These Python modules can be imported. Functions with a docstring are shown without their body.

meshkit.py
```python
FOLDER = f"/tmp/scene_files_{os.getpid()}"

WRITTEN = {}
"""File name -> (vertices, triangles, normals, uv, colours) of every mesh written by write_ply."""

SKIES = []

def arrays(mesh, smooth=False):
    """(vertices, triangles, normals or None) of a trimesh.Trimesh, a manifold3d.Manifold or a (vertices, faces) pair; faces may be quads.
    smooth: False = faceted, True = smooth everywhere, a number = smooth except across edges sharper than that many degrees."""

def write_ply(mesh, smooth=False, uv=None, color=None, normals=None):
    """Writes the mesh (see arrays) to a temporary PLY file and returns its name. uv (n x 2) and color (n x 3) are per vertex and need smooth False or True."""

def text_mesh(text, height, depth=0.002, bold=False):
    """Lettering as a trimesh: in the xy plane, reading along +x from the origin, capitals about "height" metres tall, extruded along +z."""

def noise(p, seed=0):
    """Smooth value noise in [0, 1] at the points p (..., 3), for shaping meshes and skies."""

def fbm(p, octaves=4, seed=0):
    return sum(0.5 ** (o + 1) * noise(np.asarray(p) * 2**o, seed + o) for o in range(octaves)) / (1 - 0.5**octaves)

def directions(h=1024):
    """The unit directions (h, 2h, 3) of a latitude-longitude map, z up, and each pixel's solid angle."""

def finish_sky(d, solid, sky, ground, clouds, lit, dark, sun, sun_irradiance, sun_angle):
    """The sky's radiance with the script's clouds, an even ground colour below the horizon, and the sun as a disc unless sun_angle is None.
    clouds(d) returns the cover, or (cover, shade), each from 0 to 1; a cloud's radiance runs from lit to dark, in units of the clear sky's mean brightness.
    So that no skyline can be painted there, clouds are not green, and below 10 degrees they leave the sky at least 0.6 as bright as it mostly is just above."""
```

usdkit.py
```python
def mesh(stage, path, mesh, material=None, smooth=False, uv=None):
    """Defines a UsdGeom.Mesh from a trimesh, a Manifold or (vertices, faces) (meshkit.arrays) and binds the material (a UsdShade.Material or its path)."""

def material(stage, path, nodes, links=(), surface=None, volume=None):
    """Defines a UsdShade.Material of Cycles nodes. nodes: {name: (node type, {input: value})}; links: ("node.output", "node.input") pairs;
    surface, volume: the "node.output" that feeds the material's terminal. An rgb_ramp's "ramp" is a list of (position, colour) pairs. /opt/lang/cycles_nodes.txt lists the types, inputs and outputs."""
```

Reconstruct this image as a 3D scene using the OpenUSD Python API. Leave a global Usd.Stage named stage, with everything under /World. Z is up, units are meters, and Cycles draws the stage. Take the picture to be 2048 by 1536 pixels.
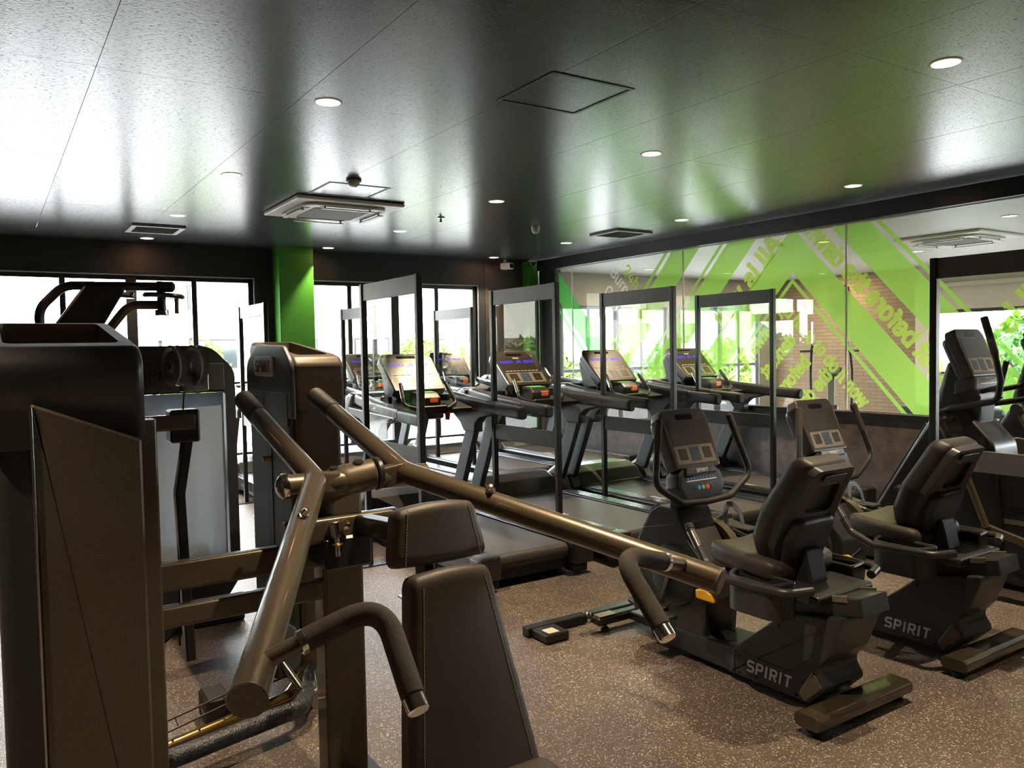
import math, random
import numpy as np, trimesh, mapbox_earcut as earcut
import manifold3d as m3
from shapely.geometry import Polygon, Point, box as sbox
from shapely import affinity
import usdkit, meshkit
from pxr import Usd, UsdGeom, UsdLux, Gf, Sdf, Vt

random.seed(7); np.random.seed(7)
stage = Usd.Stage.CreateInMemory()
UsdGeom.SetStageUpAxis(stage, 'Z'); UsdGeom.SetStageMetersPerUnit(stage, 1.0)
UsdGeom.Xform.Define(stage, '/World'); UsdGeom.Scope.Define(stage, '/World/Looks')

# ------------------------------------------------------------------ camera, sky, exposure
YAW, PITCH, ROLL = math.radians(33.21), math.radians(2.522), math.radians(-1.06)
fw = np.array([math.sin(YAW)*math.cos(PITCH), math.cos(YAW)*math.cos(PITCH), -math.sin(PITCH)])
rt = np.array([math.cos(YAW), -math.sin(YAW), 0.0]); up = np.cross(rt, fw)
r2 = math.cos(ROLL)*rt + math.sin(ROLL)*up; u2 = -math.sin(ROLL)*rt + math.cos(ROLL)*up
EXPOSURE = 0.0
cam = UsdGeom.Camera.Define(stage, '/World/camera')
cam.AddTransformOp().Set(Gf.Matrix4d(*r2, 0, *u2, 0, *(-fw), 0, 0, 0, 1.55, 1))
cam.CreateHorizontalApertureAttr(36.0); cam.CreateVerticalApertureAttr(27.0)
cam.CreateFocalLengthAttr(1600/2048*36.0); cam.CreateClippingRangeAttr((0.05, 2000))
cam.CreateExposureAttr(EXPOSURE)
dome = UsdLux.DomeLight.Define(stage, '/World/sky')
dome.CreateIntensityAttr(8.0); dome.CreateColorAttr((0.93, 0.97, 1.0))
LAMP = 42000.0                       # radiance of a ceiling downlight
WARM = (1.0, 0.76, 0.49)

# ------------------------------------------------------------------ materials
LK = '/World/Looks/'
def s2l(c): return tuple(((v/12.92) if v <= .04045 else ((v+.055)/1.055)**2.4) for v in c)
def mat(name, col, rough=.5, metal=0., spec=.5, coat=0., coat_rough=.1, nscale=0., namt=0., bscale=0., bstr=0., emit=None, col2=None, stretch=(1, 1, 1)):
    n = {'p': ('principled_bsdf', dict(base_color=col, roughness=rough, metallic=metal, specular_ior_level=spec, coat_weight=coat, coat_roughness=coat_rough))}
    if emit: n['p'][1].update(emission_color=emit[0], emission_strength=emit[1])
    l = []
    if nscale or bscale:
        n['g'] = ('texture_coordinate', {}); n['mp'] = ('mapping', dict(scale=stretch)); l += [('g.object', 'mp.vector')]
    if nscale:
        n['n'] = ('noise_texture', dict(scale=nscale, detail=3, roughness=.6)); l += [('mp.vector', 'n.vector')]
        c2 = col2 or tuple(min(1, v*(1+namt)) for v in col); c1 = col if col2 else tuple(v*(1-namt) for v in col)
        n['r'] = ('rgb_ramp', {'ramp': [(.3, c1), (.7, c2)]}); l += [('n.fac', 'r.fac'), ('r.color', 'p.base_color')]
    if bscale:
        n['bn'] = ('noise_texture', dict(scale=bscale, detail=2)); n['b'] = ('bump', dict(strength=bstr, distance=.01))
        l += [('mp.vector', 'bn.vector'), ('bn.fac', 'b.height'), ('b.normal', 'p.normal')]
    return usdkit.material(stage, LK+name, n, l, surface='p.BSDF')

M = {}
# dark ceiling boards: semi-gloss charcoal paint with small dark fissures
M['ceil'] = usdkit.material(stage, LK+'ceiling_board', {
    'g': ('geometry', {}), 'mp': ('mapping', dict(scale=(1.0, 3.2, 1.0))),
    'v': ('noise_texture', dict(scale=44, detail=3, roughness=.6)), 'r': ('rgb_ramp', {'ramp': [(0, (1, 1, 1)), (.605, (1, 1, 1)), (.64, (0, 0, 0)), (1, (0, 0, 0))]}),
    'c': ('rgb_ramp', {'ramp': [(0, (.012, .012, .012)), (1, (.036, .038, .038))]}),
    'sr': ('rgb_ramp', {'ramp': [(0, (.08, .08, .08)), (1, (.62, .62, .62))]}), 'n2': ('noise_texture', dict(scale=120, detail=2)), 'b1': ('bump', dict(strength=.22, distance=.003)), 'b2': ('bump', dict(strength=.7, distance=.004)),
    'p': ('principled_bsdf', dict(roughness=.215, specular_ior_level=.62))},
    [('g.position', 'mp.vector'), ('mp.vector', 'v.vector'), ('v.fac', 'r.fac'), ('r.color', 'c.fac'), ('r.color', 'sr.fac'), ('sr.color', 'p.specular_ior_level'), ('c.color', 'p.base_color'), ('g.position', 'n2.vector'), ('n2.fac', 'b1.height'),
     ('r.color', 'b2.height'), ('b1.normal', 'b2.normal'), ('b2.normal', 'p.normal')], surface='p.BSDF')
# speckled brown rubber floor
M['floor'] = usdkit.material(stage, LK+'rubber_floor', {
    'g': ('geometry', {}), 'v': ('voronoi_texture', dict(scale=210, feature='f1')), 'w': ('white_noise_texture', {}),
    'r': ('rgb_ramp', {'ramp': [(0, (.070, .056, .047)), (.50, (.100, .081, .068)), (.80, (.140, .114, .095)), (.92, (.19, .155, .13)), (.955, (.46, .40, .33)), (1, (.55, .49, .41))]}),
    'n': ('noise_texture', dict(scale=3.5, detail=3)), 'r2': ('rgb_ramp', {'ramp': [(.3, (.85, .83, .82)), (.7, (1.1, 1.1, 1.1))]}), 'm': ('mix', dict(mix_type='multiply', fac=1.0)),
    'n2': ('noise_texture', dict(scale=240, detail=2)), 'b': ('bump', dict(strength=.45, distance=.004)),
    'p': ('principled_bsdf', dict(roughness=.40, specular_ior_level=.45))},
    [('g.position', 'v.vector'), ('v.color', 'w.vector'), ('w.value', 'r.fac'), ('g.position', 'n.vector'), ('n.fac', 'r2.fac'), ('r.color', 'm.color1'), ('r2.color', 'm.color2'), ('m.color', 'p.base_color'),
     ('g.position', 'n2.vector'), ('n2.fac', 'b.height'), ('b.normal', 'p.normal')], surface='p.BSDF')
M['navy'] = mat('navy_black_wall', (.012, .015, .019), .55, spec=.35, nscale=6, namt=.15)
M['brownwall'] = mat('dark_brown_wall', (.030, .022, .016), .55, nscale=5, namt=.2)
M['dado'] = mat('mottled_dado', (.060, .047, .044), .55, nscale=9, col2=(.125, .102, .096), bscale=60, bstr=.1)
M['black'] = mat('black_trim', (.008, .008, .009), .4, nscale=20, namt=.2)
M['black_gloss'] = mat('black_gloss', (.008, .008, .009), .12, nscale=20, namt=.1)
M['green'] = mat('green_paint', (.045, .22, .018), .45, nscale=8, namt=.06)
M['win_frame'] = mat('window_aluminium', (.030, .029, .030), .35, metal=.6, nscale=15, namt=.1)
M['win_light'] = mat('window_reveal_edge', (.25, .26, .27), .4, nscale=15, namt=.1)
M['iron'] = mat('black_steel', (.012, .012, .013), .33, metal=.0, nscale=30, namt=.2)
M['band'] = mat('grey_band', (.060, .062, .066), .38, nscale=20, namt=.1)
M['plastic'] = mat('charcoal_plastic', (.026, .027, .029), .38, nscale=40, namt=.12, bscale=400, bstr=.06)
M['plastic_grey'] = mat('slate_plastic', (.060, .064, .070), .36, nscale=30, namt=.1, bscale=400, bstr=.05)
M['silver_plastic'] = mat('silver_plastic', (.20, .21, .22), .33, metal=.35, nscale=30, namt=.08)
M['hood'] = mat('hood_plastic', (.13, .125, .12), .30, metal=.35, nscale=30, namt=.08)
M['rail'] = mat('ribbed_rail', (.10, .105, .11), .22, metal=.75, nscale=60, namt=.1, stretch=(1, .05, 1))
M['belt'] = mat('treadmill_belt', (.050, .046, .045), .55, spec=.35, nscale=160, namt=.2, bscale=300, bstr=.12)
M['bronze'] = mat('bronze_metallic_paint', (.098, .078, .052), .34, metal=.35, coat=.6, coat_rough=.07, nscale=420, namt=.35)
M['bronze_matte'] = mat('bronze_shroud', (.095, .076, .056), .40, metal=.25, nscale=200, namt=.25, bscale=500, bstr=.05)
M['bronze_gloss'] = mat('bronze_gloss_paint', (.060, .048, .030), .16, metal=.35, coat=.8, coat_rough=.05, nscale=300, namt=.3)
M['slate'] = mat('slate_shroud', (.066, .078, .090), .42, metal=.0, nscale=90, namt=.12)
M['darkshroud'] = mat('dark_shroud_cap', (.019, .020, .023), .34, nscale=120, namt=.15, bscale=500, bstr=.06)
M['badge'] = mat('badge_silver', (.60, .58, .54), .4, metal=.1, nscale=40, namt=.06)
M['chrome'] = mat('chrome', (.86, .84, .80), .16, metal=1., nscale=10, namt=.03)
M['steel'] = mat('brushed_steel', (.45, .44, .42), .25, metal=1., nscale=80, namt=.1)
M['leather'] = mat('dark_leather', (.048, .040, .033), .46, spec=.45, nscale=120, namt=.12, bscale=420, bstr=.16)
M['leather_side'] = mat('black_leather', (.018, .016, .015), .48, nscale=90, namt=.15, bscale=420, bstr=.14)
M['stitch'] = mat('tan_thread', (.30, .24, .17), .7, nscale=60, namt=.1)
M['foam'] = mat('grey_foam', (.055, .049, .042), .8, spec=.25, nscale=260, namt=.25, bscale=500, bstr=.3)
M['rubber'] = mat('black_rubber', (.012, .012, .012), .6, nscale=60, namt=.2)
M['screen'] = mat('console_screen', (.024, .019, .014), .33, spec=.8, nscale=4, namt=.1)
M['screen_frame'] = mat('console_face', (.030, .025, .020), .35, spec=.8, nscale=30, namt=.1)
M['khaki'] = mat('khaki_keypanel', (.17, .15, .11), .35, nscale=30, namt=.08)
M['bluekey'] = mat('blue_keypad', (.035, .060, .095), .4, nscale=160, namt=.5)
M['white'] = mat('white_plastic', (.62, .62, .60), .45, nscale=12, namt=.04)
M['offwhite'] = mat('warm_white_plastic', (.50, .48, .44), .45, nscale=12, namt=.04)
M['greyvent'] = mat('grey_grille', (.16, .16, .165), .5, nscale=12, namt=.08)
M['acgrille'] = mat('intake_mesh', (.13, .115, .10), .7, nscale=200, namt=.25)
M['darkgrille'] = mat('dark_grille', (.04, .038, .034), .5, nscale=60, namt=.2)
M['red'] = mat('red_key', (.50, .03, .02), .4, nscale=40, namt=.1)
M['orange'] = mat('orange_stop', (.80, .11, .015), .35, nscale=30, namt=.15, emit=((1, .16, .02), .25))
M['yellow'] = mat('yellow_lever', (.80, .42, .02), .4, nscale=30, namt=.08)
M['copper'] = mat('copper_reflector', (.16, .085, .045), .45, metal=.1, nscale=30, namt=.1)
M['lamp'] = mat('lamp_led', (1, 1, 1), .5, nscale=5, namt=.02, emit=((1, .86, .66), 5.0))
M['lamp_off'] = mat('lamp_diffuser', (.55, .42, .30), .5, nscale=5, namt=.02)
M['led_blue'] = mat('blue_led', (.02, .02, .3), .4, nscale=300, namt=.3, emit=((.06, .03, 1.0), 1.0))
M['k_red'] = mat('console_key_red', (.5, .05, .03), .4, nscale=40, namt=.1, emit=((1, .1, .04), .12))
M['k_green'] = mat('console_key_green', (.1, .4, .1), .4, nscale=40, namt=.1, emit=((.2, .8, .2), .08))
M['k_blue'] = mat('console_key_blue', (.06, .22, .5), .4, nscale=40, namt=.1, emit=((.1, .4, .9), .10))
M['print_white'] = mat('white_print', (.62, .62, .60), .45, nscale=40, namt=.05)
M['print_dark'] = mat('dark_print', (.03, .03, .035), .4, nscale=40, namt=.05)
M['print_black'] = mat('embossed_lettering', (.010, .010, .011), .3, nscale=40, namt=.05)
M['label'] = mat('paper_label', (.55, .50, .38), .5, nscale=60, namt=.1)
M['brass'] = mat('gold_tube', (.30, .20, .08), .22, metal=.9, nscale=40, namt=.1)
M['blueblack'] = mat('worn_blue_black_pad', (.018, .022, .032), .35, nscale=70, namt=.8, bscale=120, bstr=.5)
M['brick'] = usdkit.material(stage, LK+'sand_brick', {'g': ('geometry', {}), 'mp': ('mapping', dict(rotation=(math.pi/2, 0, math.pi/2))),
    'b': ('brick_texture', dict(scale=1, brick_width=.23, row_height=.062, mortar_size=.006, color1=(.15, .105, .06), color2=(.185, .13, .075), mortar=(.105, .075, .048))),
    'p': ('principled_bsdf', dict(roughness=.8)), 'sx': ('separate_xyz', {}), 'cx': ('combine_xyz', {})},
    [('g.position', 'sx.vector'), ('sx.y', 'cx.x'), ('sx.z', 'cx.y'), ('cx.vector', 'b.vector'), ('b.color', 'p.base_color')], surface='p.BSDF')
M['neigh_wall'] = mat('cream_wall', (.40, .37, .29), .7, nscale=6, namt=.05)
M['neigh_grey'] = mat('warm_grey_wall', (.26, .25, .22), .7, nscale=6, namt=.05)
M['neigh_ceil'] = mat('pale_ceiling', (.42, .43, .40), .5, nscale=40, namt=.05)
M['neigh_floor'] = mat('pale_floor', (.22, .20, .17), .5, nscale=60, namt=.1)
M['blueframe'] = mat('blue_grey_frame', (.16, .21, .27), .5, nscale=10, namt=.1)
M['asphalt'] = mat('pale_pavement', (.27, .27, .265), .9, nscale=40, namt=.12)
M['plaster'] = mat('white_plaster', (.72, .69, .66), .85, nscale=3, namt=.05)
M['beige'] = mat('beige_plaster', (.52, .42, .35), .85, nscale=3, namt=.06)
M['cream'] = mat('cream_siding', (.85, .80, .68), .8, nscale=2, namt=.06)
M['roofgrey'] = mat('grey_roof', (.12, .13, .15), .6, nscale=8, namt=.15)
M['pinkboard'] = mat('signboard', (.34, .22, .18), .7, nscale=5, namt=.08)
M['leafA'] = mat('hedge_green', (.07, .13, .035), .7, nscale=5, namt=.5, col2=(.14, .10, .05))
M['leafB'] = mat('yellow_green_leaf', (.20, .32, .05), .7, nscale=7, namt=.4)
M['leafC'] = mat('shrub_green', (.08, .22, .05), .7, nscale=7, namt=.5)
M['hill'] = mat('hill_forest', (.10, .20, .14), .95, nscale=.05, namt=.25)
M['carpaint'] = mat('white_car_paint', (.70, .72, .74), .2, coat=.6, nscale=3, namt=.02)
M['carglass'] = mat('car_glass', (.02, .025, .03), .08, spec=.7, nscale=3, namt=.1)
M['tyre'] = mat('tyre', (.02, .02, .02), .7, nscale=20, namt=.1)
M['pole'] = mat('dark_pole', (.03, .03, .03), .6, nscale=20, namt=.1)
M['frost'] = usdkit.material(stage, LK+'frosted_panel', {'d': ('diffuse_bsdf', dict(color=(.40, .46, .52))), 't': ('translucent_bsdf', dict(color=(.62, .72, .82))), 'g': ('glossy_bsdf', dict(color=(.9, .95, 1), roughness=.25)),
    'n': ('noise_texture', dict(scale=40)), 'm1': ('mix_closure', dict(fac=.45)), 'm2': ('mix_closure', dict(fac=.12))},
    [('d.BSDF', 'm1.closure1'), ('t.BSDF', 'm1.closure2'), ('m1.closure', 'm2.closure1'), ('g.BSDF', 'm2.closure2')], surface='m2.closure')
def glass(name, tint, r0, rough=0.0):
    """thin pane: reflection rises towards grazing the same from both sides"""
    return usdkit.material(stage, LK+name, {'t': ('transparent_bsdf', dict(color=tint)), 'g': ('glossy_bsdf', dict(color=(1, 1, 1), roughness=rough)), 'f': ('layer_weight', dict(blend=.5)),
        'pw': ('math', dict(math_type='power', value2=5.0)), 'ma': ('math', dict(math_type='multiply_add', value2=1-r0, value3=r0)), 'm': ('mix_closure', {})},
        [('f.facing', 'pw.value1'), ('pw.value', 'ma.value1'), ('ma.value', 'm.fac'), ('t.BSDF', 'm.closure1'), ('g.BSDF', 'm.closure2')], surface='m.closure')
M['glass'] = glass('clear_glass', (.97, .985, .97), .035)
M['acrylic'] = glass('acrylic_sheet', (.97, .98, .98), .05)
M['winglass'] = glass('window_glass', (.96, .98, .98), .04)
def film(name, c, op, tr):
    return usdkit.material(stage, LK+name, {'d': ('diffuse_bsdf', dict(color=c)), 't': ('translucent_bsdf', dict(color=c)), 'x': ('transparent_bsdf', dict(color=tuple(min(1, v*1.25+.12) for v in c))),
        'n': ('noise_texture', dict(scale=20)), 'm1': ('mix_closure', dict(fac=tr)), 'm2': ('mix_closure', dict(fac=op))},
        [('d.BSDF', 'm1.closure1'), ('t.BSDF', 'm1.closure2'), ('x.BSDF', 'm2.closure1'), ('m1.closure', 'm2.closure2')], surface='m2.closure')
M['film'] = film('green_film', (.34, .62, .13), .74, .62)
M['film2'] = film('deep_green_film', (.10, .45, .10), .75, .6)
M['film_text'] = film('lime_film', (.42, .62, .12), .74, .6)
M['film_white'] = film('white_film', (.75, .85, .75), .55, .6)

# ------------------------------------------------------------------ geometry helpers
used = {}
def numbered(parent, name):
    k = (parent, name); n = used.get(k, 0); used[k] = n+1
    return name if n == 0 else '%s_%03d' % (name, n)
def setdata(p, label=None, cat=None, group=None, kind=None):
    for k, v in (('label', label), ('category', cat), ('group', group), ('kind', kind)):
        if v: p.SetCustomDataByKey(k, v)
    return p
def thing(name, label, cat, loc=(0, 0, 0), rotz=0., group=None, kind=None):
    x = UsdGeom.Xform.Define(stage, '/World/'+numbered('/World', name))
    x.AddTranslateOp().Set(Gf.Vec3d(*map(float, loc))); x.AddRotateZOp().Set(float(rotz))
    return setdata(x.GetPrim(), label, cat, group, kind)
def part(name, mesh, m, parent=None, label=None, cat=None, group=None, kind=None, smooth=35):
    pp = str(parent.GetPath()) if parent is not None else '/World'
    if isinstance(mesh, (list, tuple)) and not isinstance(mesh[0], np.ndarray): mesh = cat_m(mesh)
    g = usdkit.mesh(stage, pp+'/'+numbered(pp, name), mesh, M[m] if isinstance(m, str) else m, smooth=smooth)
    return setdata(g.GetPrim(), label, cat, group, kind)
def copy_of(src, name, label, loc, rotz=0., group=None):
    x = UsdGeom.Xform.Define(stage, '/World/'+numbered('/World', name))
    x.AddTranslateOp().Set(Gf.Vec3d(*map(float, loc))); x.AddRotateZOp().Set(float(rotz))
    p = x.GetPrim(); p.GetReferences().AddInternalReference(src.GetPath()); p.SetInstanceable(True)
    return setdata(p, label, src.GetCustomData()['category'], group)
def cat_m(ms): return trimesh.util.concatenate([m for m in ms])
def tm(v, f): return trimesh.Trimesh(np.asarray(v, float), np.asarray(f, int), process=False)
def from_m3(m):
    a = m.to_mesh(); return tm(a.vert_properties[:, :3], a.tri_verts)
def box(x0, x1, y0, y1, z0, z1, c=.004):
    a, b = np.array([x0, y0, z0], float), np.array([x1, y1, z1], float); a, b = np.minimum(a, b), np.maximum(a, b)
    c = min(c, .45*(b-a).min())
    if c <= 0: return trimesh.creation.box(bounds=[a, b])
    pts = []
    for k in range(3):
        lo, hi = a+c, b-c; lo[k], hi[k] = a[k], b[k]
        pts += [[(lo, hi)[i][0], (lo, hi)[j][1], (lo, hi)[l][2]] for i in (0, 1) for j in (0, 1) for l in (0, 1)]
    return from_m3(m3.Manifold.hull_points(np.array(pts)))
def rbox(cx, cy, cz, sx, sy, sz, r, n=3):
    """rounded box, subdivided, ready to be bent"""
    m = trimesh.creation.box((sx, sy, sz))
    k = max(1, n)
    for _ in range(k): m = m.subdivide()
    v = np.array(m.vertices); h = np.array([sx, sy, sz])/2
    v = np.sign(v)*h*np.sin(np.clip(np.abs(v)/h, 0, 1)*np.pi/2)*.35+v*.65
    r = np.minimum(np.full(3, r), h*.99); inner = np.clip(v, -(h-r), h-r); d = v-inner
    L = np.linalg.norm(d/r, axis=1, keepdims=True); v = np.where(L > 0, inner+d/np.maximum(L, 1e-9), v)
    return tm(v+[cx, cy, cz], m.faces)
def rpoly(pts, r, n=5):
    """rounds a polygon's corners; r one radius or one per corner"""
    pts = [np.array(p, float) for p in pts]; N = len(pts); out = []
    rs = r if isinstance(r, (list, tuple)) else [r]*N
    for i in range(N):
        p, a, b = pts[i], pts[i-1], pts[(i+1) % N]; u, w = a-p, b-p; lu, lw = np.linalg.norm(u), np.linalg.norm(w)
        if rs[i] <= 0 or lu < 1e-9 or lw < 1e-9: out.append(p); continue
        u, w = u/lu, w/lw; ang = math.acos(np.clip(u@w, -1, 1))
        if ang > math.pi-.05: out.append(p); continue
        d = min(rs[i]/math.tan(ang/2), .48*lu, .48*lw); s, e = p+u*d, p+w*d
        for k in range(n+1):
            t = k/n; out.append((1-t)**2*s+2*t*(1-t)*p+t*t*e)
    return np.array(out)
def area2(p): x, y = p[:, 0], p[:, 1]; return .5*np.sum(x*np.roll(y, -1)-np.roll(x, -1)*y)
def inset(p, c):
    e = np.roll(p, -1, 0)-p; e /= np.maximum(np.linalg.norm(e, axis=1, keepdims=True), 1e-9); nrm = np.stack([-e[:, 1], e[:, 0]], 1)
    n0 = np.roll(nrm, 1, 0); b = n0+nrm; k = np.maximum((b*b).sum(1, keepdims=True), .6); return p+b*(2*c/k)
def prism(pts, a0, a1, axis='x', c=.004, steps=1):
    """extrudes a polygon along an axis with bevelled rims. pts in (y,z) for x, (x,z) for y, (x,y) for z"""
    p = np.array(pts, float)
    if area2(p) < 0: p = p[::-1]
    n = len(p); c = min(c, abs(a1-a0)*.45); lo, hi = min(a0, a1), max(a0, a1)
    rings = []
    for k in range(steps+1):
        t = k/steps*math.pi/2; rings.append((inset(p, c*(1-math.sin(t))) if c else p, lo+c*(1-math.cos(t))))
    rings = rings+[(q, hi-(h-lo)) for q, h in rings[::-1]]
    if not c: rings = [(p, lo), (p, hi)]
    V, F = [], []
    for q, h in rings: V += [[x, y, h] for x, y in q]
    for k in range(len(rings)-1):
        for i in range(n):
            j = (i+1) % n; a, b, d, e = k*n+i, k*n+j, (k+1)*n+j, (k+1)*n+i; F += [[a, b, d], [a, d, e]]
    q = rings[0][0]; t = np.array(earcut.triangulate_float64(q, np.array([n], np.uint32))).reshape(-1, 3)
    s = np.cross(q[t[:, 1]]-q[t[:, 0]], q[t[:, 2]]-q[t[:, 0]]); t[s < 0] = t[s < 0][:, ::-1]
    F += [list(x[::-1]) for x in t]; F += [list(x+(len(rings)-1)*n) for x in t]
    V = np.array(V)
    V = V[:, [2, 0, 1]] if axis == 'x' else (V[:, [0, 2, 1]] if axis == 'y' else V)
    m = tm(V, F)
    if axis == 'y': m.invert()
    return m
def sheet_x(x, y0, y1, z0, z1): return tm([[x, y0, z0], [x, y1, z0], [x, y1, z1], [x, y0, z1]], [[0, 2, 1], [0, 3, 2]])
def sheet_y(y, x0, x1, z0, z1): return tm([[x0, y, z0], [x1, y, z0], [x1, y, z1], [x0, y, z1]], [[0, 1, 2], [0, 2, 3]])
def flat_x(poly, x):
    m = trimesh.creation.extrude_polygon(poly, 1, engine='earcut'); v = np.array(m.vertices); f = np.array(m.faces); k = (v[f][:, :, 2] < .5).all(1); f = f[k]
    u, inv = np.unique(f, return_inverse=True); return tm(np.stack([np.full(len(u), x), v[u, 0], v[u, 1]], 1), inv.reshape(-1, 3))
def holed(poly, z0, z1, axis='z'):
    m = trimesh.creation.extrude_polygon(poly, z1-z0, engine='earcut'); m.apply_translation((0, 0, z0))
    v = np.array(m.vertices)
    if axis == 'x': v = v[:, [2, 0, 1]]
    if axis == 'y': v = v[:, [0, 2, 1]]
    m = tm(v, m.faces)
    if axis == 'y': m.invert()
    return m
def fillet(pts, r, n=6):
    pts = [np.array(p, float) for p in pts]; out = [pts[0]]
    for i in range(1, len(pts)-1):
        p = pts[i]; u, w = pts[i-1]-p, pts[i+1]-p; lu, lw = np.linalg.norm(u), np.linalg.norm(w); u, w = u/lu, w/lw
        ri = r[i] if isinstance(r, (list, tuple)) else r
        ang = math.acos(np.clip(u@w, -1, 1))
        if ang > math.pi-.02 or ri <= 0: out.append(p); continue
        d = min(ri/math.tan(ang/2), .48*lu, .48*lw); s, e = p+u*d, p+w*d
        out += [(1-k/n)**2*s+2*(k/n)*(1-k/n)*p+(k/n)**2*e for k in range(n+1)]
    return np.array(out+[pts[-1]])
def sweep(path, sec, upv=(0, 0, 1), scale=None, c=0.):
    """sweeps a closed 2-d section along a path; flat caps, optional chamfered ends"""
    P = np.array(path, float); S = np.array(sec, float)
    if area2(S) < 0: S = S[::-1]
    sc = np.ones(len(P)) if scale is None else np.interp(np.linspace(0, 1, len(P)), np.linspace(0, 1, len(scale)), scale)
    T = np.gradient(P, axis=0); T[0], T[-1] = P[1]-P[0], P[-1]-P[-2]
    for i in range(1, len(P)-1):
        a, b = P[i]-P[i-1], P[i+1]-P[i]; T[i] = a/max(np.linalg.norm(a), 1e-9)+b/max(np.linalg.norm(b), 1e-9)
    T /= np.linalg.norm(T, axis=1, keepdims=True)
    if c > 0:
        P = np.vstack([P[0], P[0]+T[0]*c, P[1:-1], P[-1]-T[-1]*c, P[-1]]); T = np.vstack([T[0], T[0], T[1:-1], T[-1], T[-1]]); k = 1-c/np.abs(S).max(); sc = np.concatenate([[sc[0]*k, sc[0]], sc[1:-1], [sc[-1], sc[-1]*k]])
    U = np.array(upv, float); n = len(S); V, F = [], []
    for i in range(len(P)):
        if i: # parallel transport
            ax = np.cross(T[i-1], T[i]); s = np.linalg.norm(ax)
            if s > 1e-7:
                ax /= s; a = math.atan2(s, T[i-1]@T[i]); U = U*math.cos(a)+np.cross(ax, U)*math.sin(a)+ax*(ax@U)*(1-math.cos(a))
        U = U-T[i]*(U@T[i])
        if np.linalg.norm(U) < 1e-6: U = np.cross(T[i], [1, 0, 0.])
        U /= np.linalg.norm(U); R = np.cross(T[i], U)
        V += [P[i]+sc[i]*(x*R+y*U) for x, y in S]
    for i in range(len(P)-1):
        for k in range(n):
            j = (k+1) % n; a, b, d, e = i*n+k, i*n+j, (i+1)*n+j, (i+1)*n+k; F += [[a, d, b], [a, e, d]]
    t = np.array(earcut.triangulate_float64(S, np.array([n], np.uint32))).reshape(-1, 3)
    s = np.cross(S[t[:, 1]]-S[t[:, 0]], S[t[:, 2]]-S[t[:, 0]]); t[s < 0] = t[s < 0][:, ::-1]
    F += [list(x) for x in t]; F += [list(x[::-1]+(len(P)-1)*n) for x in t]
    m = tm(V, F)
    if m.volume < 0: m.invert()
    return m
def circle(r, n=16): a = np.arange(n)*2*np.pi/n; return np.stack([r*np.cos(a), r*np.sin(a)], 1)
def rect(w, h, r=.008): return rpoly([(-w/2, -h/2), (w/2, -h/2), (w/2, h/2), (-w/2, h/2)], r, 3)
def tube(pts, r, fil=0., n=16, nf=6, c=.002, scale=None): return sweep(fillet(pts, fil, nf) if fil else np.array(pts, float), circle(r, n), scale=scale, c=c)
def bar(pts, w, h, fil=0., r=.008, upv=(0, 0, 1), c=.002): return sweep(fillet(pts, fil) if fil else np.array(pts, float), rect(w, h, r), upv=upv, c=c)
def cyl(p, q, r, n=20, c=.002): return tube([p, q], r, n=n, c=c)
def lathe(prof, centre=(0, 0, 0), axis=(0, 0, 1), n=24):
    m = trimesh.creation.revolve(np.array(prof, float), sections=n)
    R = trimesh.geometry.align_vectors([0, 0, 1], np.array(axis, float)); m.apply_transform(R); m.apply_translation(centre); return tm(m.vertices, m.faces)
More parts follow.
